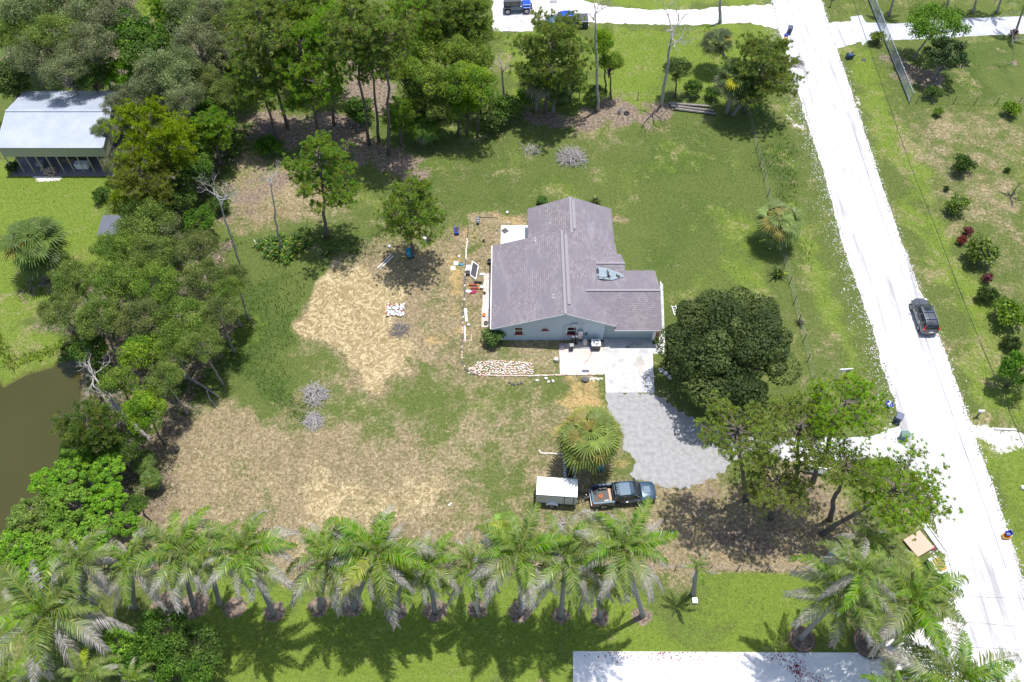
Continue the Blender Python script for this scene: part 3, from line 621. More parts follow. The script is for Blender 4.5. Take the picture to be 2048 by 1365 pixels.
# half hidden shed
c0 = P(216, 452, 2.2); sh = root('shed', 'small dark-roofed shed half hidden by trees beside the left lawn', 'shed', (c0.x, c0.y, 0))
part('wall', MB().bbox((-.6, -1.1, 0), (2.8, 1.1, 2.1)), M['cream'], sh); part('roof', MB().slab([(-.9, -1.4, 2.12), (3, -1.4, 2.12), (3, 1.4, 2.4), (-.9, 1.4, 2.4)], .08), simple('dark_metal_roof', (.12, .13, .16), .5, .3), sh)
# ------------------------------------------------------------------ vehicles
def carpaint(name, c, metal=.35): return simple(name, c, .28, metal, var=.03, coat=.6)
P_grey = carpaint('graphite_paint', (.10, .105, .12)); P_navy = carpaint('dark_blue_paint', (.055, .095, .14)); P_blue = carpaint('bright_blue_paint', (.012, .07, .42), .1)
M['tail'] = simple('tail_lamp_red', (.5, .01, .02), .25, var=.05); M['lens'] = simple('lamp_lens', (.7, .7, .72), .15, var=.03); M['rim'] = simple('alloy', (.5, .5, .52), .35, .7, var=.05)
def loft(stations, closed=True):
    """stations: (x, [(y,z)...]) half sections from centre bottom to centre top; mirrored"""
    vs = []; fs = []; n = None
    for x, sec in stations:
        ring = [(x, y, z) for y, z in sec] + [(x, -y, z) for y, z in reversed(sec[1:-1])]
        n = len(ring); vs += ring
    for i in range(len(stations) - 1):
        for k in range(n): k2 = (k + 1) % n; fs.append((i * n + k, (i + 1) * n + k, (i + 1) * n + k2, i * n + k2))
    fs.append(tuple(range(n))); fs.append(tuple((len(stations) - 1) * n + k for k in range(n - 1, -1, -1)))
    m = MB(); m.add(vs, fs); return m
def sec(w, zl, zs, zt, crown=.03):
    return [(0, zl), (w * .86, zl), (w * .97, zl + .12), (w, (zl + zs) / 2), (w * .985, zs - .1), (w * .93, zs), (w * .6, zt), (0, zt + crown)]
def wheel(parent, x, y, r, w=.22, side=1):
    t_ = MB(); t_.cyl((0, -w / 2, 0), r, w, 22, axis='Y'); o = part('wheel', t_, M['rubber'], parent, loc=(x, y, r), bevel=.03)
    rm = MB(); rm.cyl((0, side * w / 2 - (.012 if side > 0 else -.0), 0), r * .62, .014 if side > 0 else -.014, 18, axis='Y')
    part('rim', rm, M['rim'], o)
    sp = MB()
    for k in range(5):
        a = k * 1.257; sp.box((math.cos(a) * r * .36, side * (w / 2 + .008), math.sin(a) * r * .36), (r * .5, .012, .05), rot=Matrix.Rotation(-a, 3, 'Y'))
    part('hub', MB().cyl((0, side * (w / 2 + .004), 0), .05, .02 * side, 10, axis='Y'), M['dark'], o); part('spokes', sp, M['dark'], o)
    return o
def arch(mb, x, y, r, side):
    n = 20; vs = []
    for k in range(n + 1):
        a = math.pi * k / n; vs.append((x + math.cos(a) * r, y, r * .72 + math.sin(a) * r))
    vs += [(x - r, y, .2), (x + r, y, .2)]
    mb.add(vs, [tuple(range(len(vs))) if side < 0 else tuple(range(len(vs) - 1, -1, -1))])
def finish_sub(o, lv=1):
    m = o.modifiers.new('sub', 'SUBSURF'); m.levels = m.render_levels = lv
    for p in o.data.polygons: p.use_smooth = True
def suv(name, label, loc, rz, paint):
    r_ = root(name, label, 'car', loc, rz); L = 4.55; Wd = .91
    S = [(-2.27, sec(.62, .42, .80, .86)), (-2.22, sec(.80, .32, .98, 1.04)), (-2.0, sec(.88, .26, 1.02, 1.08)), (-1.3, sec(.91, .24, 1.03, 1.08)), (-.2, sec(.91, .24, 1.01, 1.06)), (.9, sec(.91, .24, .98, 1.03)),
         (1.35, sec(.90, .24, .93, 1.00)), (1.85, sec(.86, .26, .84, .93)), (2.15, sec(.76, .32, .74, .80)), (2.28, sec(.55, .38, .62, .66))]
    b_ = part('body', loft(S), paint, r_); finish_sub(b_)
    # glasshouse
    def gs(x, wb, zb, wt, zt): return (x, [(0, zb), (wb, zb), (wb * .98, zb + .05), (wt * 1.04, zt - .08), (wt * .8, zt), (0, zt + .02)])
    G = [(-2.12, [(0, 1.0), (.74, 1.0), (.74, 1.03), (.70, 1.06), (.6, 1.08), (0, 1.09)]), (-1.88, [(0, 1.0), (.79, 1.0), (.79, 1.08), (.66, 1.46), (.55, 1.54), (0, 1.56)]), gs(-1.0, .82, 1.0, .66, 1.62), gs(0.1, .82, .99, .66, 1.62), (.45, [(0, .99), (.81, .99), (.81, 1.06), (.67, 1.50), (.55, 1.58), (0, 1.60)]), (1.22, [(0, .93), (.76, .93), (.76, .95), (.70, .98), (.6, 1.0), (0, 1.01)])]
    gh = part('window_glass', loft(G), M['glass'], r_, smooth=True)
    rp = MB(); pts = [(-1.9, .56, 1.575), (-1.0, .62, 1.652), (.1, .61, 1.652), (.5, .56, 1.615)]; vs = []
    for x, w, z in pts: vs += [(x, -w, z - .03), (x, -w * .7, z), (x, w * .7, z), (x, w, z - .03)]
    rp.add(vs, [(i * 4 + k, (i + 1) * 4 + k, (i + 1) * 4 + k + 1, i * 4 + k + 1) for i in range(3) for k in range(3)]); rfp = part('roof', rp, paint, r_, smooth=True); sm = rfp.modifiers.new('s', 'SOLIDIFY'); sm.thickness = .05; sm.offset = -1
    part('sunroof', MB().bbox((-.15, -.36, 1.653), (.32, .36, 1.672)), M['glass'], rfp, bevel=.02)
    for sgn in (-1, 1): part('roof_rail', MB().tube([(-1.75, sgn * .60, 1.60), (-1.6, sgn * .60, 1.70), (.2, sgn * .60, 1.70), (.38, sgn * .58, 1.62)], .025, 6), M['rim'], r_)
    for x in (-1.25, -.35): part('cross_bar', MB().bar((x, -.60, 1.725), (x, .60, 1.725), .08, .03), M['navy'], r_)
    pl = MB()
    for sgn in (-1, 1):
        pl.bar((1.2, sgn * .74, .97), (.5, sgn * .65, 1.56), .06, .05); pl.bar((-.35, sgn * .835, 1.02), (-.35, sgn * .70, 1.56), .09, .03, up=(0, 1, 0)); pl.bar((-1.35, sgn * .835, 1.02), (-1.45, sgn * .69, 1.56), .12, .03, up=(0, 1, 0)); pl.bar((-2.0, sgn * .76, 1.04), (-1.85, sgn * .62, 1.52), .09, .05)
    part('pillars', pl, paint, r_)
    for sgn in (-1, 1):
        tl = MB(); tl.bbox((-2.16, sgn * .62, .92), (-1.98, sgn * .86, 1.10)); tl.bar((-2.05, sgn * .76, 1.1), (-1.93, sgn * .68, 1.40), .10, .06); part('tail_light', tl, M['tail'], r_, bevel=.02)
        part('headlight', MB().bbox((1.9, sgn * .55, .70), (2.16, sgn * .78, .82)), M['lens'], r_, bevel=.03)
        part('mirror', MB().bbox((.78, sgn * .92, 1.0), (.95, sgn * 1.10, 1.14)), paint, r_, bevel=.03)
        part('door_handle', MB().bbox((.0, sgn * .885, .92), (.2, sgn * .925, .95)), M['rim'], r_); part('door_handle', MB().bbox((-1.1, sgn * .885, .93), (-.9, sgn * .925, .96)), M['rim'], r_)
    ar = MB()
    for x in (-1.33, 1.33):
        for sgn in (-1, 1): arch(ar, x, sgn * .898, .40, sgn); wheel(r_, x, sgn * .80, .34, .23, sgn)
    part('wheel_arch', ar, M['black'], r_)
    part('bumper', MB().bbox((-2.29, -.6, .34), (-2.2, .6, .52)), M['dark'], r_, bevel=.03); part('number_plate', MB().bbox((-2.285, -.2, .72), (-2.262, .2, .86)), M['white'], r_)
    part('aerial', MB().blob((-1.72, 0, 1.63), (.09, .03, .05), 8, 5), M['dark'], r_)
    return r_
suv_c = suv('parked_car', 'dark grey estate-shaped car with roof bars on the white road', (42.78, 53.75, .012), R(90.5), P_grey)
def pickup(name, label, loc, rz, paint, cover=None, roofm=None, cat='pickup truck'):
    r_ = root(name, label, cat, loc, rz); Wd = .96
    S = [(-2.95, sec(.88, .45, 1.02, 1.05, .0)), (-2.9, sec(.94, .40, 1.12, 1.14, .0)), (-1.0, sec(.96, .38, 1.14, 1.16, .0)), (1.15, sec(.96, .38, 1.12, 1.15)), (1.5, sec(.96, .38, 1.08, 1.16)), (2.3, sec(.94, .40, 1.02, 1.12)), (2.75, sec(.88, .42, .94, 1.04)), (2.93, sec(.74, .46, .80, .86))]
    # split: front part lofted, bed as walls
    fr = part('body', loft([s for s in S if s[0] > -1.0] and [(-1.02, S[2][1])] + S[3:]), paint, r_); finish_sub(fr); fr.modifiers['sub'].levels = 1
    bd = MB()
    for sgn in (-1, 1):
        bd.bbox((-2.93, sgn * .80, .5), (-1.0, sgn * .955, 1.15))
        bd.bbox((-2.95, sgn * .80 - sgn * .02, 1.152), (-1.0, sgn * .96, 1.18))
    bd.bbox((-2.93, -.797, .5), (-2.84, .797, 1.15)); bd.bbox((-1.06, -.797, .55), (-1.003, .797, 1.18)); bd.bbox((-2.837, -.797, .5), (-1.063, .797, .56))
    for sgn in (-1, 1): bd.bbox((-2.93, sgn * .70, .38), (-1.0, sgn * .94, .498))
    bb_ = part('bed', bd, paint, r_, bevel=.02)
    ln = MB(); ln.bbox((-2.835, -.793, .563), (-1.065, .793, .59))
    for sgn in (-1, 1): ln.bbox((-2.3, sgn * .58, .592), (-1.45, sgn * .792, .80))
    part('bed_liner', ln, M['black'], bb_)
    part('tailgate', MB().bbox((-2.965, -.78, .56), (-2.932, .78, 1.13)), paint, r_); 
    G = [(-1.0, [(0, 1.1), (.84, 1.1), (.84, 1.16), (.72, 1.74), (.6, 1.80), (0, 1.82)]), (-.85, [(0, 1.1), (.86, 1.1), (.86, 1.16), (.73, 1.80), (.6, 1.86), (0, 1.88)]), (.55, [(0, 1.1), (.86, 1.1), (.86, 1.16), (.73, 1.78), (.6, 1.85), (0, 1.87)]), (.75, [(0, 1.1), (.85, 1.1), (.85, 1.16), (.72, 1.68), (.6, 1.77), (0, 1.79)]), (1.55, [(0, 1.06), (.80, 1.06), (.80, 1.1), (.74, 1.15), (.6, 1.17), (0, 1.18)])]
    part('window_glass', loft(G), M['glass'], r_, smooth=True)
    rp = MB(); pts = [(-.98, .62, 1.84), (-.5, .66, 1.905), (.4, .66, 1.905), (.76, .62, 1.825)]; vs = []
    for x, w, z in pts: vs += [(x, -w, z - .045), (x, -w * .75, z), (x, w * .75, z), (x, w, z - .045)]
    rp.add(vs, [(i * 4 + k, (i + 1) * 4 + k, (i + 1) * 4 + k + 1, i * 4 + k + 1) for i in range(3) for k in range(3)])
    for y in (-.36, -.18, 0, .18, .36): rp.bbox((-.8, y - .03, 1.90), (.3, y + .03, 1.922))
    rr = part('roof', rp, roofm or paint, r_)
    pl = MB()
    for sgn in (-1, 1):
        pl.bar((1.5, sgn * .80, 1.12), (.74, sgn * .68, 1.74), .07, .06); pl.bar((-.15, sgn * .87, 1.15), (-.15, sgn * .75, 1.76), .10, .03, up=(0, 1, 0)); pl.bar((-.95, sgn * .86, 1.15), (-.93, sgn * .74, 1.76), .16, .04, up=(0, 1, 0))
        part('mirror', MB().bbox((.98, sgn * .97, 1.12), (1.14, sgn * 1.2, 1.36)), M['black'], r_, bevel=.03)
        part('headlight', MB().bbox((2.60, sgn * .60, .78), (2.84, sgn * .76, .90)), M['lens'], r_, bevel=.03); part('tail_light', MB().bbox((-2.975, sgn * .80, .72), (-2.85, sgn * .965, 1.08)), M['tail'], r_)
        part('door_handle', MB().bbox((.0, sgn * .945, 1.0), (.2, sgn * .985, 1.03)), M['rim'], r_)
    part('pillars', pl, paint, r_)
    part('bonnet_scoop', MB().bbox((1.75, -.34, 1.16), (2.35, .34, 1.185)), paint, r_, bevel=.02); part('bumper', MB().bbox((-3.08, -.85, .42), (-2.97, .85, .58)), M['galv'], r_, bevel=.02)
    ar = MB()
    for x in (-1.95, 1.9):
        for sgn in (-1, 1): arch(ar, x, sgn * .963, .47, sgn); wheel(r_, x, sgn * .86, .41, .26, sgn)
    part('wheel_arch', ar, M['black'], r_)
    if cover: part('bed_cover', MB().bbox((-2.9, -.86, 1.185), (-1.03, .86, 1.23)), cover, r_, bevel=.02)
    return r_
pc = P(1248, 990, .6); a_ = P(1183.5, 988, 1.0); b_ = P(1312.5, 976, 1.0); mid = (a_ + b_) / 2; ang = math.atan2(b_.y - a_.y, b_.x - a_.x); mid.y += -.15
tr_ = pickup('pickup_truck', 'dark blue pickup truck with open bed hitched to the white trailer', (mid.x, mid.y, 0), ang, P_navy)
ca, sa_ = math.cos(ang), math.sin(ang)
def inbed(x, y, z): return (mid.x + x * ca - y * sa_, mid.y + x * sa_ + y * ca, z)
rg = MB()
for k in range(5): rg.torus((0, 0, .02 + k * .02), .10 + .03 * (k % 3), .02, 14, 5)
rg.tube([(.1, 0, .05), (.25, .12, .03), (.1, .22, .03)], .02, 5); single('rope_coil', rg, M['orange'], 'orange rope coil lying in the open truck bed', 'rope', inbed(-2.1, -.02, .592), .4)
single('lumber_board', MB().bbox((-.09, -.62, 0), (.09, .62, .08)).bbox((.1, -.5, 0), (.2, .6, .06)), M['ply'], 'pale boards across the truck bed behind the cab', 'board', inbed(-1.28, .05, .592), ang)
for k, (x, y) in enumerate(((-1.75, -.5), (-1.55, -.48))):
    single('small_box', MB().bbox((-.09, -.07, 0), (.09, .07, .1)), M['whiterock'], ('left' if k == 0 else 'right') + ' of two small pale boxes in the truck bed', 'box', inbed(x, y, .592), .3 * k)
# enclosed trailer
a_ = P(1073, 953.5, 2.2); b_ = P(1156.4, 959.3, 2.2); c_ = P(1070, 988, 2.2); d_ = P(1158, 993.7, 2.2); ctr = (a_ + b_ + c_ + d_) / 4; ta = math.atan2(b_.y - a_.y + d_.y - c_.y, b_.x - a_.x + d_.x - c_.x)
t_ = root('cargo_trailer', 'white box trailer with grey side door standing behind the pickup', 'trailer', (ctr.x, ctr.y, 0), ta); LX, LY = 1.82, .88
M['tside'] = simple('trailer_side', (.50, .52, .52), .45, .1, var=.04)
part('body', MB().bbox((-LX, -LY, .5), (LX, LY, 2.12)), M['tside'], t_, bevel=.05)
part('roof', MB().slab([(-LX, -LY, 2.15), (LX, -LY, 2.15), (LX, 0, 2.22), (LX, LY, 2.15), (-LX, LY, 2.15), (-LX, 0, 2.22)], .03), M['white'], t_)
tm = MB()
for sgn in (-1, 1): tm.bbox((-LX - .01, sgn * (LY - .01), 2.06), (LX + .01, sgn * (LY + .02), 2.145))
tm.bbox((LX - .01, -LY, 2.06), (LX + .02, LY, 2.145)); tm.bbox((-LX - .02, -LY, 2.06), (-LX + .01, LY, 2.145)); tm.bbox((LX + .001, -LY, .5), (LX + .03, LY, 1.1)); part('edge_trim', tm, M['dark'], t_)
dd = part('door', MB().bbox((.75, -LY - .03, .62), (1.5, -LY - .002, 1.98)), M['tside'], t_, bevel=.02)
part('hinge_strip', MB().bbox((.68, -LY - .032, .58), (.74, -LY - .002, 2.0)).bbox((1.51, -LY - .032, .58), (1.57, -LY - .002, 2.0)), M['dark'], dd)
for sgn in (-1, 1):
    wheel(t_, -.35, sgn * (LY + .12), .33, .2, sgn); fd = MB(); n = 12; vs = []
    for k in range(n + 1):
        a = math.pi * k / n
        for y in (LY - .0, LY + .26): vs.append((-.35 + math.cos(a) * .52, sgn * y, .38 + math.sin(a) * .40))
    fd.add(vs, [(2 * k, 2 * k + 1, 2 * k + 3, 2 * k + 2) for k in range(n)]); f_ = part('fender', fd, M['white'], t_); s__ = f_.modifiers.new('s', 'SOLIDIFY'); s__.thickness = .02
    part('tail_light', MB().bbox((-LX - .03, sgn * (LY - .15), .62), (-LX - .003, sgn * (LY - .05), .75)), M['tail'], t_)
part('drawbar', MB().bar((LX, -.5, .48), (LX + 1.15, 0, .48), .07).bar((LX, .5, .48), (LX + 1.15, 0, .48), .07).bar((LX, 0, .48), (LX + 1.3, 0, .5), .06), M['black'], t_); part('jack', MB().tube([(LX + .85, .0, .1), (LX + .85, 0, .95)], .04, 8), M['galv'], t_)
# two blue vehicles at the far drive
p_ = P(1133, 38, 1.0); pickup('pickup_truck', 'bright blue pickup with black bed cover on the far gravel drive', (p_.x, p_.y, 0), R(181), P_navy, M['dark'], P_blue)
p_ = P(1034, 10, .9); j = root('off_roader', 'blue open-sided off-road vehicle on the concrete pad at the top edge', 'off-roader', (p_.x, p_.y, .02), R(3))
b_ = MB(); b_.bbox((-1.9, -.75, .5), (.7, .75, 1.1)); b_.bbox((.703, -.6, .55), (1.95, .6, 1.12)); part('body', b_, P_navy, j, bevel=.06); part('bonnet', MB().bbox((.72, -.6, 1.122), (1.93, .6, 1.2)), P_blue, j, bevel=.04)
part('cab_top', MB().slab([(-1.8, -.7, 1.82), (.5, -.7, 1.86), (.5, .7, 1.86), (-1.8, .7, 1.82)], .07), M['dark'], j)
part('window_glass', MB().bbox((-1.75, -.70, 1.102), (.45, .70, 1.74)), M['glass'], j)
for x in (-1.35, 1.3):
    for sgn in (-1, 1):
        wheel(j, x, sgn * .82, .42, .28, sgn); part('fender', MB().bbox((x - .5, sgn * .66, .93), (x + .5, sgn * .98, 1.0)), P_blue if x > 0 else M['black'], j, bevel=.03)
part('bumper', MB().bbox((2.0, -.7, .5), (2.15, .7, .68)), M['black'], j)
# ------------------------------------------------------------------ foliage tools (numpy)
def leaf_mat(name, trans=.28, rough=.5, hv=.5):
    m, t, b = newmat(name); q = N(t); a = q.n('ShaderNodeAttribute', attribute_name='tint'); oi = q.n('ShaderNodeObjectInfo')
    f = q.math('MULTIPLY_ADD', oi.outputs['Random'], .30, .85)
    col = q.mix(1.0, a.outputs[0], q_comb(q, f), 'MULTIPLY')
    hs = q.n('ShaderNodeHueSaturation'); q.L(col, hs.inputs['Color']); q.L(q.math('MULTIPLY_ADD', oi.outputs['Random'], .03, .485), hs.inputs['Hue']); q.L(q.math('MULTIPLY_ADD', oi.outputs['Random'], .22, .86), hs.inputs['Saturation'])
    b.inputs['Roughness'].default_value = rough; b.inputs['Specular IOR Level'].default_value = .22; q.L(hs.outputs[0], b.inputs['Base Color'])
    tr = q.n('ShaderNodeBsdfTranslucent'); q.L(q.mix(1.0, hs.outputs[0], (1.5, 1.6, .7), 'MULTIPLY'), tr.inputs[0])
    mx = q.n('ShaderNodeMixShader'); mx.inputs[0].default_value = trans; q.L(b.outputs[0], mx.inputs[1]); q.L(tr.outputs[0], mx.inputs[2])
    q.L(mx.outputs[0], t.nodes['Material Output'].inputs[0]); return m
M['leaf'] = leaf_mat('leaf', .32, .6); M['needle'] = leaf_mat('needle', .48, .6); M['frond'] = leaf_mat('frond_leaf', .26, .5)
def bark(name, c1, c2, sc=3):
    m, t, b = newmat(name); q = N(t); v = q.mapv(q.obj(), (1, 1, .25)); n = q.noise(v, sc * 2.5, 5, .7); q.L(q.mix(q.ramp(n, .35, .65), c1, c2), b.inputs['Base Color']); b.inputs['Roughness'].default_value = .95; q.bump(n, .6, .03, b); return m
M['bark_pine'] = bark('pine_bark', (.085, .068, .062), (.19, .155, .14)); M['bark_grey'] = bark('grey_bark', (.17, .15, .135), (.34, .31, .29)); M['bark_dead'] = bark('bleached_wood', (.26, .24, .235), (.50, .47, .46)); M['bark_brown'] = bark('brown_bark', (.07, .055, .045), (.15, .12, .10))
m, t, b = newmat('palm_trunk'); q = N(t); v = q.obj(); w = q.n('ShaderNodeTexWave', bands_direction='Z'); q.L(v, w.inputs[0]); w.inputs['Scale'].default_value = 1.6; w.inputs['Distortion'].default_value = 1.2
n = q.noise(v, 5, 4, .7); q.L(q.mix(q.math('MULTIPLY', w.outputs['Fac'], .5), q.mix(n, (.20, .185, .175), (.38, .36, .345)), (.14, .125, .12)), b.inputs['Base Color']); b.inputs['Roughness'].default_value = .9; M['palmtrunk'] = m
M['spear'] = simple('crownshaft_green', (.10, .17, .03), .4, var=.15)
def faces_mesh(name, V, tint, mat, k):
    """V: (n,k,3) separate faces with k corners, tint (n,3)"""
    n = len(V); me = bpy.data.meshes.new(name); me.vertices.add(n * k); me.vertices.foreach_set('co', V.astype(np.float32).ravel())
    me.loops.add(n * k); me.loops.foreach_set('vertex_index', np.arange(n * k, dtype=np.int32)); me.polygons.add(n); me.polygons.foreach_set('loop_start', np.arange(0, n * k, k, dtype=np.int32)); me.update()
    a = me.color_attributes.new('tint', 'FLOAT_COLOR', 'POINT'); T = np.concatenate([np.repeat(tint, k, 0), np.ones((n * k, 1))], 1); a.data.foreach_set('color', T.astype(np.float32).ravel())
    me.materials.append(mat); return me
def unit(a): return a / np.maximum(np.linalg.norm(a, axis=-1, keepdims=True), 1e-9)
def rand_dir(rg, n): return unit(rg.normal(size=(n, 3)))
def leaf_quads(rg, C, Nn, size, asp=.55, jit=.6, sv=.35):
    n = len(C); nn = unit(Nn + rg.normal(size=(n, 3)) * jit); u = unit(np.cross(nn, rand_dir(rg, n))); v = np.cross(nn, u); s = size * (1 + rg.uniform(-sv, sv, (n, 1)))
    return np.stack([C - u * s * .5, C + v * s * asp * .5 - u * s * .05, C + u * s * .5, C - v * s * asp * .5 - u * s * .05], 1)
KEEP = {}
def crown_broad(name, seed, Rr, Hc, nc, nl, leaf, col, col2, cr=.34, vert=.15, jit=.7, shell=.5, dome=True, fuzzy=1.0, droop=0.0, rj=.168):
    """crown of leaf clumps; origin at crown centre; Rr radius, Hc half height"""
    rg = np.random.RandomState(seed); Vs = []; Ts = []; cl = []
    for i in range(nc):
        d = rand_dir(rg, 1)[0]
        if dome and d[2] < -.25: d[2] *= -.6
        f = rg.uniform(.45, .92) ** .6 if nc != 62 else rg.uniform(.8, 1.08); c = d * np.array([Rr, Rr, Hc]) * f * np.array([1, 1, 1]) * (1 - cr * .55); c[2] += 0
        r = Rr * cr * rg.uniform(.6, 1.25); cl.append((c, r))
        k = int(nl * rg.uniform(.7, 1.3)); dd = rand_dir(rg, k); rad = r * (shell + (1 - shell) * rg.uniform(0, 1, (k, 1)) ** .5) * fuzzy; rad *= 1 + rj * rg.normal(size=(k, 1))
        p = c + dd * rad * np.array([1, 1, .78]); p[:, 2] -= droop * (np.hypot(dd[:, 0], dd[:, 1]) * r) ** 2 * .3
        keep = dd[:, 2] > -.75; p = p[keep]; dd = dd[keep]
        Vs.append(leaf_quads(rg, p, dd + np.array([0, 0, .35]), leaf, .6, jit))
        base = np.array(col) * (1 - (mx := rg.uniform(0, 1))) + np.array(col2) * mx
        Ts.append(base * (1 + rg.uniform(-.38, .42, (len(p), 1)) * (1 if rj > .1 else .6)) * rg.uniform(.8, 1.2))
    KEEP[name] = cl
    return faces_mesh(name, np.concatenate(Vs), np.clip(np.concatenate(Ts), .004, .9), M['leaf'], 4), cl
def limbs_mesh(name, seed, targets, mat, z0=-1.2, r0=.12, nmax=26, wob=.12):
    rg = random.Random(seed); mb = MB(); st = Vector((0, 0, z0)); tg = list(targets); rg.shuffle(tg)
    for c in tg[:nmax]:
        c = Vector(c); s = Vector((0, 0, z0 + (c.z - z0) * rg.uniform(.0, .35))); L = (c - s).length; mid = s.lerp(c, .5) + Vector((rg.gauss(0, wob), rg.gauss(0, wob), rg.gauss(0, wob) - .05)) * L
        mb.tube([s, s.lerp(mid, .5) + Vector((0, 0, .04 * L)), mid, c.lerp(mid, .3), c], [r0, r0 * .7, r0 * .5, r0 * .32, r0 * .14], 5, cap=False)
    mb.tube([(0, 0, z0 - .3), (0, 0, z0 + .6)], [r0 * 1.3, r0], 6)
    return mb.mesh(name, mat, True)
def crown_pine(name, seed, Rr, Hc, nl=26, tufts=9, ts=.27, col=(.175, .29, .04), flat=False, needles=24):
    """pine crown: limbs carrying needle tufts; origin at crown centre"""
    rg = np.random.RandomState(seed); mb = MB(); T = []
    for i in range(nl):
        a = rg.uniform(0, 6.283) if i > nl * .75 else i * 2.4 + rg.uniform(-.4, .4); hz = (i + .5) / nl; z = -Hc * .95 + hz * Hc * 1.75
        L = Rr * (math.sqrt(max(.06, 1 - (hz * 1.02 - .32) ** 2 / .62)) if not flat else (1.0 - .35 * abs(hz - .55))) * rg.uniform(.62, 1.08)
        s = Vector((0, 0, z - L * .22)); e = Vector((math.cos(a) * L, math.sin(a) * L, z + rg.uniform(-.02, .2) * L)); mid = s.lerp(e, .55) + Vector((rg.normal() * .08 * L, rg.normal() * .08 * L, -.04 * L))
        r = .028 + .014 * L; mb.tube([s, mid, e], [r, r * .6, r * .22], 5, cap=False)
        nt_ = int(tufts * (L / Rr + .25))
        for k in range(nt_):
            f = rg.uniform(.28, 1.03) ** .8; b0 = s.lerp(mid, f * 2) if f < .5 else mid.lerp(e, (f - .5) * 2); sp = L * .26 * (1.1 - .5 * f); cn = lambda: max(-1.5, min(1.5, rg.normal())); o = Vector((cn() * sp, cn() * sp, abs(cn()) * sp * .45 + .05)); p = b0 + o; T.append(p)
            if k % 2 == 0: mb.tube([b0, b0.lerp(p, .6) + Vector((0, 0, -.03)), p], [.022, .014, .009], 3, cap=False)
    T.append(Vector((0, 0, Hc))); T = np.array([tuple(p) for p in T]); n = len(T); K = needles
    up = unit(T * np.array([1, 1, .2]) + np.array([0, 0, Rr * .7])); C = np.repeat(T, K, 0); U = np.repeat(up, K, 0)
    d = unit(rand_dir(rg, n * K) + U * .55); s_ = np.repeat(ts * rg.uniform(.75, 1.25, (n, 1)), K, 0) * rg.uniform(.75, 1.1, (n * K, 1)); sd = unit(np.cross(d, rand_dir(rg, n * K))) * .021
    V = np.stack([C - sd * 1.1, C + sd * 1.1, C + d * s_ * .95 + sd * .9, C + d * s_ - sd * .9], 1)
    tb = np.repeat(rg.uniform(.68, 1.35, (n, 1)), K, 0); yl = np.repeat(rg.uniform(0, 1, (n, 1)) ** 3, K, 0); base = np.array(col) * (1 - yl) + np.array([.23, .24, .03]) * yl
    T_ = base * tb * rg.uniform(.75, 1.25, (n * K, 1))
    return faces_mesh(name, V, np.clip(T_, .004, .8), M['needle'], 4), mb.mesh(name + '_limbs', M['bark_pine'], True)
def fan_palm(name, seed, nf=44, L=1.7, col=(.085, .14, .024), dead=.12, yel=.1):
    rg = np.random.RandomState(seed); V = []; T = []; mb = MB()
    for i in range(nf):
        a = i * 2.4 + rg.uniform(-.2, .2); el = math.radians(78 - 122 * ((i + .5) / nf) ** .8 + rg.uniform(-8, 8)); st = L * rg.uniform(.55, .8) * (.4 if (i + .5) / nf < .22 else 1)
        dr = np.array([math.cos(a) * math.cos(el), math.sin(a) * math.cos(el), math.sin(el)]); tip = dr * st; tip[2] -= .12 * st
        mb.tube([(0, 0, 0), tuple(tip * .5 + np.array([0, 0, .04])), tuple(tip)], [.022, .018, .014], 4, cap=False)
        dr0 = dr; eb = el - math.radians(38) * max(0, math.sin(el)) - .1; dr = np.array([math.cos(a) * math.cos(eb), math.sin(a) * math.cos(eb), math.sin(eb)]); side = unit(np.cross(dr, [0, 0, 1.]) + 1e-6); fl = L * rg.uniform(.55, .72); base = np.array(col) * rg.uniform(.7, 1.35); lo = (i + .5) / nf
        if rg.rand() < dead and lo > .6: base = np.array([.24, .20, .16])
        elif rg.rand() < yel: base = np.array([.24, .22, .03])
        nb = 17; nrm = unit(np.cross(side, dr))
        for k in range(nb):
            g = (k / (nb - 1) - .5) * 2 * 1.75; bd = dr * math.cos(g) + side * math.sin(g); bd = bd + nrm * .25 * abs(math.sin(g)); bd = unit(bd); l2 = fl * (1 - .22 * abs(g) / 1.75) * rg.uniform(.88, 1.08); pw = unit(np.cross(bd, nrm)) * .04
            m1 = tip + bd * l2 * .6 + np.array([0, 0, -.02]); e1 = tip + bd * l2 + np.array([0, 0, -.34 * l2 * rg.uniform(.5, 1.3)]); c = base * rg.uniform(.75, 1.3) 
            V.append([tip - pw * .3, tip + pw * .3, m1 + pw * 1.3, m1 - pw * 1.3]); T.append(c); V.append([m1 - pw * 1.3, m1 + pw * 1.3, e1 + pw * .15, e1 - pw * .15]); T.append(c * 1.12)
    return faces_mesh(name, np.array(V), np.clip(np.array(T), .004, .8), M['frond'], 4), mb.mesh(name + '_stems', M['spear'])
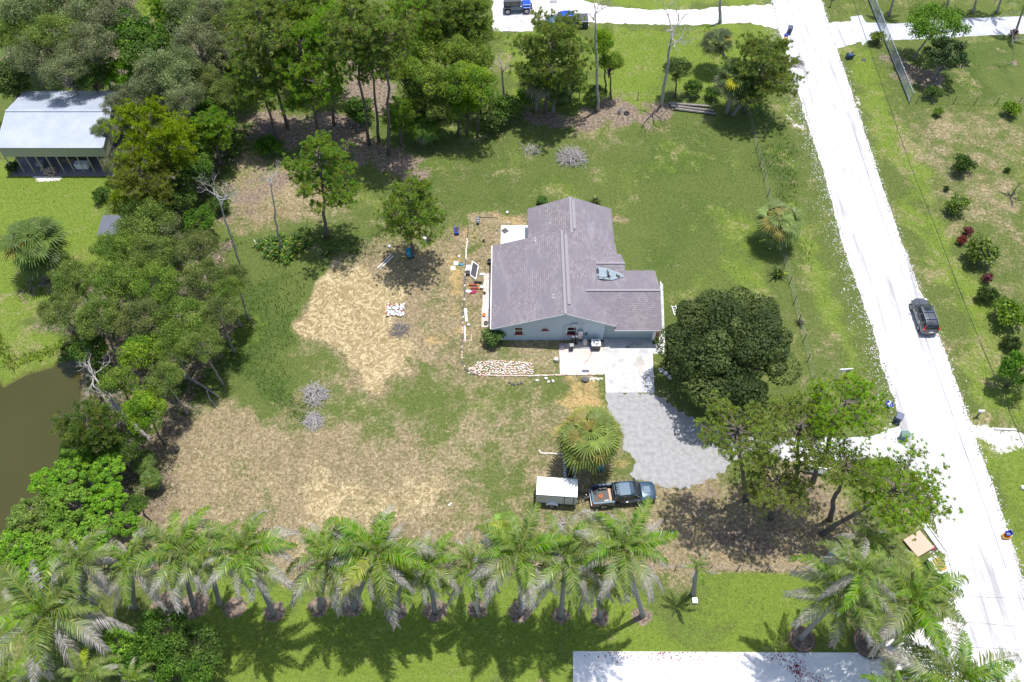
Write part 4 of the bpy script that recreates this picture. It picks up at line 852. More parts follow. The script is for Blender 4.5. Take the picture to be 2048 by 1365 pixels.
def frond(name, seed, L=3.4, el=40, sag=1.0, mode='green', tw=0.0, nl=64):
    """one feather frond; origin at its root, growing along +X"""
    rg = np.random.RandomState(seed); V = []; T = []; pts = []; p = np.array([0., 0., 0.]); e = math.radians(el); n = 16; az = 0.
    G = np.array([.082, .165, .010]); Yl = np.array([.30, .34, .03]); Gr = np.array([.46, .42, .44]); Br = np.array([.27, .215, .175])
    for i in range(n + 1):
        pts.append(p.copy()); st = L / n; p = p + np.array([math.cos(e) * math.cos(az), math.cos(e) * math.sin(az), math.sin(e)]) * st; e -= math.radians(sag * (3.2 + 8.5 * (i / n))) ; e = max(e, -1.45); az += tw / n
    pts = np.array(pts); f = np.linspace(0.10, .995, nl)
    for t_ in f:
        x = t_ * n; i = min(int(x), n - 1); c = pts[i] * (1 - (x - i)) + pts[i + 1] * (x - i); d = unit(pts[i + 1] - pts[i]); side = unit(np.cross([0, 0, 1.], d) + 1e-6); up = unit(np.cross(d, side))
        ll = L * .165 * (math.sin(min(1, t_ * 1.12 + .12) * math.pi * .93) ** .6 + .12)
        if mode == 'green': dm = max(0, (t_ - .93) / .07); hue = 0
        elif mode == 'half': dm = 1 / (1 + math.exp(-(t_ - .58) * 12))
        elif mode == 'grey': dm = .92
        else: dm = 1 / (1 + math.exp(-(t_ - .85) * 14))
        for sg in (-1, 1):
            if rg.rand() < .04: continue
            k = rg.uniform(-.35, .5); out = side * sg * 1.0 + d * (.55 + .5 * t_) + up * k; out = unit(out); l2 = ll * rg.uniform(.75, 1.12); dd = min(1, max(0, dm + rg.normal() * .12))
            if mode == 'grey': out = unit(out - np.array([0, 0, .5])); l2 *= .85
            w = unit(np.cross(out, up + .3 * rg.normal(size=3))) * (.028 if dd < .6 else .02); hang = (.28 + .45 * dd) * rg.uniform(.6, 1.4)
            m1 = c + out * l2 * .55 + np.array([0, 0, -.10 * hang * l2]); e1 = c + out * l2 * .97 + np.array([0, 0, -hang * l2])
            live = G * (1 - (y := min(1, max(0, rg.normal(.16 if mode != 'yellow' else .8, .22))))) + Yl * y; dead = Gr * (1 - (y2 := rg.uniform(0, .45))) + Br * y2
            cc = (live * (1 - dd) + dead * dd) * rg.uniform(.78, 1.25)
            V.append([c - w * .5, c + w * .5, m1 + w, m1 - w]); T.append(cc); V.append([m1 - w, m1 + w, e1 + w * .2, e1 - w * .2]); T.append(cc * 1.05)
    nr = len(pts)
    for i in range(nr - 1):      # midrib
        d = unit(pts[i + 1] - pts[i]); side = unit(np.cross([0, 0, 1.], d) + 1e-6) * .034 * (1 - .8 * i / nr); cc = (Gr * .8 if mode == 'grey' else Yl * .9)
        V.append([pts[i] - side, pts[i] + side, pts[i + 1] + side * .9, pts[i + 1] - side * .9]); T.append(cc)
        V.append([pts[i] + side * .2 + [0, 0, .03], pts[i] + [0, 0, -.04], pts[i + 1] + [0, 0, -.035], pts[i + 1] + [0, 0, .02]]); T.append(cc * .9)
    return faces_mesh(name, np.array(V), np.clip(np.array(T), .004, .9), M['frond'], 4)
def bare_branches(name, seed, Rr, Hc, depth=4, mat=None, r0=.09, spread=.6, nb=5):
    rg = random.Random(seed); mb = MB()
    def grow(p, d, L, r, k):
        q_ = [p]; dd = d.copy(); n = 3
        for i in range(n):
            dd = (dd + Vector((rg.gauss(0, .16), rg.gauss(0, .16), rg.gauss(0, .12) + .04))).normalized(); q_.append(q_[-1] + dd * L / n)
        mb.tube(q_, [r, r * .82, r * .64, r * .48], 5 if k > 2 else 3, cap=False)
        if k <= 0: return
        for _ in range(rg.choice((2, 3, 3))):
            at = rg.uniform(.45, 1.0); x = at * n; i = min(int(x), n - 1); s = q_[i].lerp(q_[i + 1], x - i)
            nd = (dd + Vector((rg.gauss(0, spread), rg.gauss(0, spread), rg.gauss(0, spread * .6)))).normalized(); grow(s, nd, L * rg.uniform(.5, .78), r * .48, k - 1)
    for i in range(nb):
        a = i * 2.4 + rg.uniform(-.5, .5); el = rg.uniform(.1, 1.2); grow(Vector((0, 0, -Hc * .6 + rg.uniform(0, Hc * .8))), Vector((math.cos(a) * math.cos(el), math.sin(a) * math.cos(el), math.sin(el))), Rr * rg.uniform(.5, .75), r0, depth)
    return mb.mesh(name, mat or M['bark_dead'], True)
# ------------------------------------------------------------------ variants  kind -> list of (crown, limbs, R0)
VAR = {}
def bvar(kind, n, barkm, **k):
    VAR[kind] = []
    for i in range(n):
        c, cl = crown_broad(kind + '_crown', hash_(kind) + i, **k); VAR[kind].append((c, limbs_mesh(kind + '_limbs', i + 5, [tuple(x[0]) for x in cl], barkm, z0=-k['Hc'] * .9), k['Rr']))
def hash_(s): return sum(ord(c) * (i + 3) for i, c in enumerate(s)) % 9973
bvar('oak', 1, M['bark_brown'], Rr=5.6, Hc=3.6, nc=62, nl=800, rj=.05, leaf=.23, col=(.036, .072, .018), col2=(.105, .155, .032), cr=.225, shell=.9)
bvar('mela', 3, M['bark_grey'], Rr=3.4, Hc=3.2, nc=38, nl=420, leaf=.155, col=(.135, .165, .075), col2=(.22, .255, .12), cr=.25, jit=1.1, shell=.2, fuzzy=1.15)
bvar('olive', 3, M['bark_grey'], Rr=3.4, Hc=2.9, nc=40, nl=400, leaf=.16, col=(.090, .15, .026), col2=(.21, .265, .055), cr=.24, jit=1.0, shell=.3, fuzzy=1.1)
bvar('green', 3, M['bark_brown'], Rr=3.2, Hc=2.6, nc=34, nl=210, leaf=.27, col=(.050, .11, .014), col2=(.12, .215, .024), cr=.26)
bvar('lime', 2, M['bark_grey'], Rr=3.2, Hc=2.4, nc=60, nl=130, leaf=.30, col=(.12, .26, .022), col2=(.22, .36, .03), cr=.17, shell=.6, rj=.08)
bvar('acacia', 3, M['bark_brown'], Rr=3.2, Hc=3.0, nc=22, nl=420, leaf=.20, col=(.085, .17, .012), col2=(.24, .33, .026), cr=.36, shell=.8, rj=.07)
bvar('poin', 1, M['bark_grey'], Rr=3.6, Hc=1.7, nc=40, nl=260, leaf=.20, col=(.09, .19, .012), col2=(.12, .23, .014), cr=.24, shell=.4)
bvar('sea', 1, M['bark_grey'], Rr=3.0, Hc=3.0, nc=46, nl=120, leaf=.30, col=(.030, .065, .018), col2=(.08, .13, .04), cr=.22)
bvar('small', 3, M['bark_brown'], Rr=1.2, Hc=1.0, nc=20, nl=60, leaf=.22, col=(.09, .16, .018), col2=(.20, .28, .03), cr=.36)
bvar('bush', 2, M['bark_brown'], Rr=1.0, Hc=.85, nc=26, nl=60, leaf=.17, col=(.03, .065, .01), col2=(.06, .10, .012), cr=.36)
bvar('ltbush', 1, M['bark_brown'], Rr=1.0, Hc=.9, nc=30, nl=55, leaf=.18, col=(.075, .17, .02), col2=(.12, .25, .04), cr=.33)
bvar('redbush', 2, M['bark_brown'], Rr=.6, Hc=.5, nc=14, nl=46, leaf=.15, col=(.10, .018, .022), col2=(.22, .045, .05), cr=.42)
bvar('vine', 2, M['bark_brown'], Rr=1.6, Hc=.7, nc=26, nl=90, leaf=.2, col=(.045, .10, .012), col2=(.10, .19, .02), cr=.3)
VAR['pine'] = [(*crown_pine('pine_crown', 31 + i, 3.4, 3.3, nl=40, tufts=30), 3.4) for i in range(3)]
VAR['ypine'] = [(*crown_pine('pine_crown', 71 + i, 3.4, 2.6, nl=40, tufts=24, col=(.20, .245, .025), ts=.30), 3.4) for i in range(2)]
VAR['flat'] = [(*crown_pine('pine_crown', 51 + i, 4.2, 1.9, nl=32, tufts=26, col=(.215, .32, .04), flat=True), 4.2) for i in range(3)]
VAR['cas'] = [(*crown_pine('feathery_crown', 91, 3.0, 2.2, nl=36, tufts=20, col=(.10, .19, .03), ts=.36), 3.0)]
VAR['fan'] = [(*fan_palm('fan_crown', 3 + i), 1.9) for i in range(2)]
VAR['yfan'] = [(*fan_palm('fan_crown', 13, nf=84, L=1.75, col=(.15, .22, .026), dead=.02, yel=.22), 1.9)]
VAR['darkfan'] = [(*fan_palm('fan_crown', 23, nf=36, L=1.7, col=(.065, .095, .026), dead=.45, yel=.06), 1.9)]
VAR['silverfan'] = [(*fan_palm('fan_crown', 27, nf=34, L=1.75, col=(.14, .22, .04), dead=.08, yel=.1), 1.9)]
VAR['bare'] = [(bare_branches('bare_branches', 4 + i, 3.0, 3.0), None, 3.0) for i in range(3)]
BARKS = dict(pine='bark_pine', ypine='bark_pine', flat='bark_pine', cas='bark_pine', oak='bark_brown', mela='bark_grey', olive='bark_grey', green='bark_brown', lime='bark_grey', acacia='bark_brown', poin='bark_grey', sea='bark_grey', fan='palmtrunk', yfan='palmtrunk', darkfan='palmtrunk', silverfan='palmtrunk', bare='bark_dead')
TR = dict(pine=.20, ypine=.2, flat=.24, oak=.3, fan=.2, yfan=.22, darkfan=.2, silverfan=.2, bare=.13)
NAMES = dict(pine='pine_tree', ypine='pine_tree', flat='pine_tree', cas='pine_tree', oak='oak_tree', mela='melaleuca_tree', olive='willow_like_tree', green='broadleaf_tree', lime='broadleaf_tree', acacia='acacia_tree', poin='flame_tree', sea='broadleaf_tree', fan='fan_palm', yfan='fan_palm', darkfan='fan_palm', silverfan='fan_palm', bare='dead_tree')
trg = random.Random(99)
def tree(kind, cx, cy, label, h=None, rpx=None, base=None, group=None, sq=1.0, tr=None, cat=None, zmin=0.0):
    if base:
        b_ = P(*base); d = ray(cx, cy); h = H - b_.y / d.y * -d.z; c = P(cx, cy, h)
    else:
        c = P(cx, cy, h); b_ = Vector((c.x + trg.uniform(-.5, .5), c.y + trg.uniform(-.4, .4), 0))
    cr, lb, R0 = trg.choice(VAR[kind]); dist = (H - c.z) / -ray(cx, cy).z; Rm = rpx * dist / F if rpx else R0; s = Rm / R0
    nm = NAMES[kind]; r_ = root(nm, label, cat or ('palm' if 'palm' in nm else 'tree'), (b_.x, b_.y, -.05 if not zmin else zmin), 0, group); o = Vector((c.x - b_.x, c.y - b_.y, c.z)); palm = 'palm' in nm
    tr = tr or TR.get(kind, .15) * (.6 + .4 * s) ; mb = MB(); k = 7; pts = []; rr = []; w = .0 if palm else .007 * h; top = 1.0 if palm else (.82 if kind not in ('oak',) else .6)
    for i in range(k + 1):
        f = i / k * top; pts.append(Vector((o.x * f + (trg.gauss(0, w) if 0 < i < k else 0), o.y * f + (trg.gauss(0, w) if 0 < i < k else 0), o.z * f))); rr.append(tr * (1.25 if i == 0 else 1) * (1 - (.12 if palm else .55) * f))
    pts.append(o + Vector((0, 0, .2 if palm else Rm * .2))); rr.append(rr[-1] * (.8 if palm else .5)); mb.tube(pts, rr, 8)
    part('trunk', mb, M[BARKS[kind]], r_, smooth=True)
    rz = trg.uniform(0, 6.28)
    for nm_, me in (('crown' if kind != 'bare' else 'branches', cr), ('limbs' if not palm else 'leaf_stems', lb)):
        if me is None: continue
        q_ = link(nm_, me, r_, tuple(o), rz); q_.scale = (s, s * trg.uniform(.92, 1.08), s * sq)
    return r_
def shrub(kind, cx, cy, label, rpx, name='shrub', cat='shrub', group=None, sq=1.0):
    cr, lb, R0 = trg.choice(VAR[kind]); g = P(cx, cy, .5); Rm = rpx * g.z * 0 + rpx * ((H - .5) / -ray(cx, cy).z) / F; s = Rm / R0
    r_ = root(name, label, cat, (g.x, g.y, 0), trg.uniform(0, 6.28), group); hh = Rm * .78 * sq
    a = link('leaves', cr, r_, (0, 0, hh)); a.scale = (s, s, s * sq); st = link('stems', lb, r_, (0, 0, hh)); st.scale = (s, s, s * sq); return r_
# ------------------------------------------------------------------ individual trees, read off the photograph
PN = [
 # kind cx cy rpx base label
 ('pine', 610, 128, 80, (638, 269), 'big round-topped pine over the upper left part of the lot, trunk forking low'),
 ('pine', 522, 62, 78, (575, 255), 'tall dome-shaped pine left of the forked pine at the top of the lot'),
 ('pine', 512, 152, 58, (560, 284), 'lower yellow-green pine with bare grey side limbs at the lot corner'),
 ('pine', 705, 52, 66, (739, 290), 'tall slender-trunked pine, left of the four in the clearing'),
 ('pine', 742, 108, 52, (758, 284), 'pine with thin trunk in the middle of the clearing group'),
 ('pine', 772, 70, 66, (778, 311), 'tallest straight-trunked pine of the clearing group, trunk foot on bare soil'),
 ('pine', 655, 55, 52, (668, 250), 'pine with a pale double trunk behind the forked pine'),
 ('pine', 642, 340, 74, (653, 475), 'open-crowned pine standing alone above the mown straw patch'),
 ('pine', 820, 412, 66, (824, 514), 'lone bushy pine left of the house'),
 ('pine', 1105, 92, 78, (1090, 226), 'leafy pine in front of the far blue pickup'),
 ('pine', 1528, 128, 66, (1488, 226), 'sparse pine beside the road at the upper right lot corner'),
 ('pine', 800, 225, 36, (803, 290), 'short bushy pine under the clearing group'),
 ('pine', 425, 250, 40, (440, 330), 'small pine at the left lot line'),
]
for kd, cx, cy, rp, bs, lb in PN: tree(kd, cx, cy, lb, rpx=rp, base=bs, group='slash pines')
# the lone pine hangs to the right: a second, lower crown lobe
for kd, cx, cy, h, rp, lb in (
 ('ypine', 312, 268, 10, 84, 'large yellow-green pine right of the white barn'), ('ypine', 282, 352, 8, 66, 'yellow-green pine below the barn edge'), ('ypine', 262, 400, 6, 42, 'lowest yellow-green pine beside the dark shed'),
 ('pine', 640, 20, 12, 52, 'pine at the top edge left of the clearing'), ('pine', 590, 10, 12, 46, 'pine cut by the top edge above the dome-shaped pine'), ('pine', 880, 8, 12, 60, 'pine at the top edge beside the far concrete pad'), ('pine', 820, 40, 12, 56, 'pine between the clearing and the far concrete pad'), ('pine', 945, 25, 11, 42, 'small pine overhanging the far concrete pad'),
 ('pine', 330, 12, 10, 34, 'thin pine at the top edge in the pale clearing'), ('cas', 175, 850, 7, 58, 'feathery bright green pine at the pond edge')):
    tree(kd, cx, cy, lb, h=h, rpx=rp, group='slash pines')
for kd, cx, cy, rp, bs, lb in (('flat', 1475, 862, 92, (1492, 1000), 'spreading flat-topped pine over the grey gravel drive'), ('flat', 1552, 958, 78, (1543, 1036), 'pine with stout leaning trunk over the shaded grass'), ('flat', 1600, 855, 84, (1592, 985), 'spreading pine over the drive entrance'), ('flat', 1688, 810, 84, (1625, 965), 'pine reaching over the road verge above the drive entrance'), ('flat', 1795, 975, 100, (1644, 1068), 'strongly leaning pine whose crown hangs over the white road'), ('flat', 1690, 930, 62, (1660, 1040), 'small pine between the leaning pine and the drive entrance')):
    tree(kd, cx, cy, lb, rpx=rp, base=bs, group='spreading pines by the drive', sq=.8, tr=.24)
tree('oak', 1462, 702, 'large dense dark green oak right of the garage', h=4.6, rpx=134, sq=.95)
# melaleucas and mixed wood, upper left
WD = [('mela', 60, 28, 9, 62), ('mela', 150, 18, 9, 60), ('mela', 225, 40, 9, 56), ('olive', 105, 78, 9, 60), ('mela', 185, 95, 9, 56), ('mela', 70, 118, 8, 56), ('mela', 128, 140, 8, 50), ('olive', 30, 75, 8, 48), ('green', 15, 150, 6, 46), ('green', 10, 40, 8, 46), ('lime', 28, 176, 4, 34), ('green', 180, 150, 6, 42),
      ('lime', 236, 150, 5, 42), ('green', 292, 95, 8, 56), ('green', 250, 60, 8, 52), ('green', 330, 75, 7, 46), ('mela', 380, 28, 9, 56), ('mela', 440, 40, 9, 56), ('mela', 395, 92, 9, 56), ('mela', 455, 105, 8, 46), ('mela', 345, 140, 9, 58), ('mela', 295, 165, 8, 50), ('olive', 400, 165, 7, 46), ('olive', 450, 190, 6, 42), ('mela', 260, 205, 7, 40), ('mela', 372, 200, 8, 46),
      ('green', 420, 232, 5, 44), ('olive', 440, 60, 9, 40), ('green', 395, 285, 4, 44), ('green', 380, 340, 4, 46), ('green', 350, 392, 4, 42), ('olive', 325, 330, 4, 36), ('mela', 238, 330, 7, 34), ('mela', 205, 258, 7, 26), ('mela', 228, 215, 7, 26), ('olive', 290, 445, 6, 60), ('mela', 322, 462, 5, 44), ('green', 400, 440, 3, 34), ('olive', 480, 30, 10, 44), ('green', 470, 130, 6, 40), ('olive', 590, 50, 9, 44), ('mela', 560, 20, 9, 36)]
DESC = {'mela': ['grey-green fuzzy melaleuca', 'silvery melaleuca', 'pale grey-green melaleuca'], 'olive': ['olive green wispy tree', 'soft olive tree'], 'green': ['deep green leafy tree', 'dark broadleaf tree'], 'lime': ['bright lime-leaved tree', 'yellow-green leafy tree'], 'acacia': ['rounded bright green acacia', 'dense dome-crowned acacia'], 'poin': ['vivid green tree']}
def where(x, y):
    hz = [(60, 'at the far left edge'), (150, 'left of the barn ridge'), (240, 'above the barn'), (330, 'right of the barn'), (410, 'between barn and lot corner'), (520, 'beside the upper left lot corner'), (9999, 'behind the lot pines')]
    vt = [(30, 'at the top edge'), (80, 'in the back row'), (125, 'in the second row'), (175, 'in the third row'), (230, 'in the row level with the barn roof'), (300, 'level with the barn wall'), (370, 'below the barn'), (9999, 'beside the shed')]
    return (next(t for v, t in vt if y < v) + ', ' + next(t for v, t in hz if x < v)).replace('in the row level with the barn roof', 'level with the roof')
used = {}
def uniq(l):
    used[l] = used.get(l, 0) + 1; k = used[l]
    return l if k == 1 else l.replace(' ', ' ', 1) + (', the one further right', ', the one nearest the camera', ', the one furthest back')[min(k - 2, 2)]
for i, (kd, cx, cy, h, rp) in enumerate(WD): tree(kd, cx, cy, uniq(DESC[kd][i % len(DESC[kd])] + ' ' + where(cx, cy)), h=h, rpx=rp * 1.04, group='trees of the upper left wood')
AC = [(868, 62), (925, 60), (965, 78), (845, 118), (905, 112), (952, 122), (862, 168), (918, 165), (955, 172), (880, 210), (935, 205), (812, 150), (838, 195)]
AL = ['at the back left', 'at the back middle', 'at the back right', 'second row left', 'second row middle', 'second row right', 'third row left', 'third row middle', 'third row right', 'front left', 'front right', 'far left', 'lower left']
for (cx, cy), l in zip(AC, AL): tree('acacia', cx, cy, 'rounded bright acacia in the clump above the lot line, ' + l, h=8 if cy < 190 else 5, rpx=46, group='acacia clump')
OL = [(230, 500, 52), (310, 505, 52), (395, 500, 50), (150, 560, 52), (235, 565, 60), (320, 570, 60), (410, 560, 52), (470, 555, 36), (120, 620, 44), (200, 640, 55), (285, 645, 58), (365, 640, 58), (440, 630, 46), (455, 580, 40), (400, 690, 48)]
OLL = ['top left', 'top middle', 'top right', 'second row far left', 'second row left', 'second row middle', 'second row right', 'second row far right', 'third row far left', 'third row left', 'third row middle', 'third row right', 'third row far right', 'right edge, reddish tips', 'lower right over the shaded grass']
for (cx, cy, rp), l in zip(OL, OLL): tree('olive', cx, cy, 'soft olive tree of the thicket above the pond, ' + l, h=6.5, rpx=rp, group='thicket above the pond')
GL = [(285, 710, 50, 'lime-topped tree'), (330, 760, 46, 'olive tree'), (240, 765, 44, 'bright green tree'), (290, 820, 48, 'bright green tree with dead twigs'), (180, 700, 40, 'dark leafy tree'), (345, 700, 40, 'shaded tree')]
for i, (cx, cy, rp, l) in enumerate(GL): tree('acacia' if i in (0, 2, 3) else ('olive' if i in (1, 5) else 'green'), cx, cy, l + ' in the strip right of the pond, ' + ['topmost', 'right middle', 'middle', 'lowest', 'left one beside the dead branches', 'beside the lot line'][i], h=6 if i != 4 else 3.5, rpx=rp, group='trees right of the pond')
LM = [(60, 1035, 52), (140, 1010, 56), (215, 1000, 46), (35, 1095, 50), (110, 1085, 58), (190, 1070, 52), (250, 1050, 34), (150, 935, 48), (90, 965, 36), (60, 1140, 44), (215, 940, 40), (120, 1140, 40)]
LL = ['upper left', 'upper middle', 'upper right', 'left edge', 'centre', 'right of centre', 'right end against the lot line', 'top beside the pond', 'at the pond bank', 'lower left', 'top right', 'lower middle']
for (cx, cy, rp), l in zip(LM, LL): tree('lime', cx, cy, 'bright lime green dense tree below the pond, ' + l, h=4.5, rpx=rp, group='lime green thicket below the pond')
for cx, cy, rp, kd, l in ((210, 905, 44, 'green', 'deep green tree between pine and lime thicket'), (160, 890, 40, 'green', 'dark tree behind the feathery pine'), (260, 890, 36, 'green', 'green tree overhanging the lower left lot line'), (275, 1010, 26, 'green', 'small green tree against the lower left lot line')): tree(kd, cx, cy, l, h=4, rpx=rp)
for cx, cy, rp, l in ((330, 1270, 62, 'dark leafy tree at the bottom, left of the lawn, top one'), (300, 1330, 60, 'dark leafy tree at the bottom edge left of the lawn'), (390, 1300, 56, 'dark leafy tree overhanging the lower lawn'), (240, 1290, 46, 'yellowish leafy tree between the big palm and the lower lawn'), (395, 1350, 44, 'leafy tree at the bottom edge beside the lawn')): tree('green' if 'yellow' not in l else 'lime', cx, cy, l, h=4.5, rpx=rp)
for kd, cx, cy, h, rp, bs, l in (('poin', 1872, 50, None, 66, (1826, 118), 'vivid green spreading tree behind the galvanised fence'), ('sea', 1895, 110, None, 48, (1862, 160), 'dark round-leaved tree right of the vivid green tree'), ('acacia', 1208, 88, None, 34, (1212, 190), 'round green tree behind the tall snag'), ('acacia', 1220, 130, None, 32, (1222, 196), 'lower round green tree behind the tall snag'), ('green', 1355, 140, None, 32, (1350, 195), 'dark bushy tree behind the bleached bare tree'), ('green', 1145, 165, None, 34, (1140, 205), 'dark bushy tree between fan palm and snag'), ('green', 1192, 190, 1.5, 26, None, 'low green bush at the foot of the snag'), ('green', 2040, 740, 3, 44, None, 'green tree cut by the right edge')):
    tree(kd, cx, cy, l, h=h, rpx=rp, base=bs)
# fan palms
for kd, cx, cy, rp, bs, l in (('yfan', 1180, 868, 58, (1180, 925), 'round yellow-green fan palm beside the gravel drive'), ('silverfan', 1560, 440, 46, (1562, 486), 'silvery fan palm at the right lot line'), ('fan', 65, 480, 62, (110, 540), 'big fan palm with hanging skirt on the left lawn'), ('darkfan', 1478, 150, 46, (1452, 228), 'dark fan palm at the upper right lot corner'), ('darkfan', 1505, 172, 34, (1465, 232), 'second trunk of the dark corner fan palm clump'), ('darkfan', 1436, 78, 32, (1458, 140), 'fan palm with dead leaves beside the far drive'), ('darkfan', 1080, 148, 44, (1072, 222), 'fan palm with dead skirt under the far leafy pine'), ('fan', 1112, 170, 34, (1106, 225), 'smaller fan palm beside the skirted palm'), ('fan', 850, 250, 34, (852, 285), 'low fan palm on bare soil under the acacias'), ('fan', 300, 955, 22, (300, 975), 'small fan palm at the left lot line'), ('fan', 285, 920, 22, (288, 942), 'seedling fan palm above the small one at the left lot line'), ('silverfan', 1010, 1058, 34, (1012, 1085), 'grey fan palm among the palm row below the trailer')):
    tree(kd, cx, cy, l, rpx=rp, base=bs, group=None)
# bare trees
for cx, cy, rp, bs, l, k in ((1345, 60, 66, (1322, 212), 'tall bleached bare tree near the top', .22), (1190, 20, 42, (1196, 222), 'tall grey snag with thin bare top', .2), (435, 390, 50, (483, 543), 'dark leaning dead tree at the left lot line', .13), (540, 360, 34, (560, 500), 'crooked dead tree rising from the leafy clump', .12), (1003, 130, 34, (1010, 205), 'gnarled half-dead tree right of the acacias', .18), (200, 650, 34, (215, 720), 'white bare branches among the olive thicket', .1), (2030, 75, 22, (2026, 128), 'tiny leafless tree on the right lawn', .04), (1440, -40, 30, (1440, 46), 'bare grey double trunk at the far drive', .25)):
    tree('bare', cx, cy, l, rpx=rp, base=bs, tr=k)
# ------------------------------------------------------------------ feather palms
FR = {md: [frond('frond', sd + 7 * i, L=3.7, el=e, sag=s, mode=md, tw=tw) for i, (e, s, tw) in enumerate(((50, 1.05, .3), (28, .9, -.3), (12, .75, .2), (-22, .45, 0)))] for md, sd in (('green', 100), ('half', 200), ('yellow', 300), ('grey', 400))}
prg = random.Random(17)
def feather_palm(cx, cy, label, base=None, h=10.5, rpx=92, nf=16, dead=.45, group='feather palms in the row along the lower lot line', tr=.17):
    if base:
        b_ = P(*base); d = ray(cx, cy); h = H - b_.y / d.y * -d.z; c = P(cx, cy, h)
    else: c = P(cx, cy, h); b_ = Vector((c.x, c.y, 0))
    r_ = root('feather_palm', label, 'palm', (b_.x, b_.y, 0), 0, group); o = Vector((c.x - b_.x, c.y - b_.y, c.z)); dist = (H - c.z) / -ray(cx, cy).z; s = rpx * dist / F / 3.0
    mb = MB(); pts = [Vector((0, 0, -.1)), Vector((0, 0, .25)) + o * .03, o * .35 + Vector((0, 0, .15)), o * .7, o * .95]; mb.tube(pts, [tr * 1.7, tr * 1.35, tr * 1.1, tr, tr * .75], 10); tk = part('trunk', mb, M['palmtrunk'], r_, smooth=True)
    sp = MB(); sp.tube([o * .93, o, o + Vector((0, 0, .5))], [tr * .8, tr * .7, .05], 8); part('crownshaft', sp, M['spear'], tk, smooth=True)
    for i in range(nf):
        if 2 < i and prg.random() < .08: continue
        f = (i + .5) / nf; az = i * 2.39996 + prg.uniform(-.25, .25); tier = 0 if f < .22 else (1 if f < .55 else (2 if f < .8 else 3))
        u = prg.random(); md = 'green' if f < .26 else ('half' if u < dead * 1.45 else ('yellow' if u > .85 else 'green'))
        if f > .62: md = 'grey' if prg.random() < dead * 1.5 else 'half'
        q_ = link('frond', FR[md][tier], r_, tuple(o + Vector((math.cos(az) * .08, math.sin(az) * .08, .12 - .25 * f)))); q_.rotation_euler = (prg.uniform(-.25, .25), prg.uniform(-.12, .12), az); k = s * prg.uniform(.78, 1.18) * (1.1 if tier == 3 else 1); q_.scale = (k, k, k)
    for k in range(4):
        q_ = link('frond', FR['green'][0], r_, tuple(o + Vector((0, 0, .1)))); q_.rotation_euler = (0, prg.uniform(-.75, -.35), k * 1.57 + prg.uniform(-.4, .4)); q_.scale = (s * .5,) * 3
    return r_
ORD = ['first', 'second', 'third', 'fourth', 'fifth', 'sixth', 'seventh', 'eighth', 'ninth', 'tenth', 'eleventh', 'twelfth', 'thirteenth', 'fourteenth']
ROW = [(160, 1120, (190, 1215), 70, .6), (262, 1130, (270, 1215), 72, .75), (358, 1106, (388, 1212), 88, .5), (412, 1104, (440, 1208), 80, .5), (487, 1102, (548, 1228), 88, .45), (655, 1116, (640, 1216), 88, .4), (752, 1106, (708, 1216), 98, .4), (812, 1136, (790, 1222), 66, .35), (855, 1130, (870, 1222), 66, .5), (945, 1132, (955, 1218), 68, .35), (1038, 1104, (1042, 1226), 92, .45), (1131, 1112, (1122, 1232), 86, .4), (1190, 1150, (1200, 1234), 60, .5), (1245, 1094, (1285, 1232), 94, .55)]
for i, (cx, cy, bs, rp, dd) in enumerate(ROW): feather_palm(cx, cy, '%s feather palm from the left in the row along the lower lot line' % ORD[i], base=bs, rpx=rp * 1.02, dead=min(.7, dd + .12), nf=26 if rp > 80 else 21)
G2 = 'feather palms at the lower corners'
for cx, cy, bs, hh, rp, dd, nf, l in ((1393, 1134, (1386, 1188), None, 34, .6, 10, 'small thin feather palm with pale fronds right of the row'), (92, 1228, None, 8.5, 128, .55, 20, 'very large feather palm with grey drooping fronds at the lower left'), (165, 1350, None, 7, 66, .2, 13, 'bright green feather palm cut by the bottom edge, lower left'), (15, 1365, None, 8, 70, .5, 12, 'feather palm in the bottom left corner'), (262, 1362, None, 6, 40, .2, 10, 'small feather palm at the bottom edge beside the dark trees'),
    (1690, 1182, (1600, 1278), None, 100, .5, 17, 'leaning feather palm rising from the round brick planter'), (1722, 1142, (1735, 1282), None, 84, .3, 15, 'feather palm over the lower right lot corner'), (1822, 1200, (1790, 1290), None, 128, .3, 19, 'broad feather palm spreading over the white road'), (1917, 1362, None, 9, 122, .35, 18, 'feather palm at the bottom edge beside the road'), (1790, 1385, None, 8, 90, .45, 14, 'feather palm by the white gate at the bottom edge'), (2020, 1400, None, 8, 70, .8, 12, 'brownish feather palm at the bottom right corner'), (1735, 1075, (1700, 1130), None, 46, .3, 12, 'short upright feather palm beside the leaning pine')):
    feather_palm(cx, cy, l, base=bs, h=hh or 9, rpx=rp, nf=nf, dead=dd, group=G2)
for cx, cy, bs, l in ((1795, -30, (1778, 32), 'slender palm at the top edge right of the galvanised fence'), (1905, -30, (1892, 18), 'slender palm at the top edge, second from the left'), (1960, -25, (1945, 26), 'slender palm above the pale drive, third from the left'), (2010, -25, (1993, 26), 'slender palm above the pale drive, fourth from the left'), (2046, 20, (2028, 72), 'leaning palm at the right edge beside the pink bush')):
    feather_palm(cx, cy, l, base=bs, rpx=30, nf=10, dead=.2, group='small palms along the right hand drive', tr=.13)
feather_palm(2036, 372, 'short young palm in a mulch ring on the right lawn', base=(2022, 392), rpx=20, nf=7, dead=.1, group='small palms along the right hand drive', tr=.07)
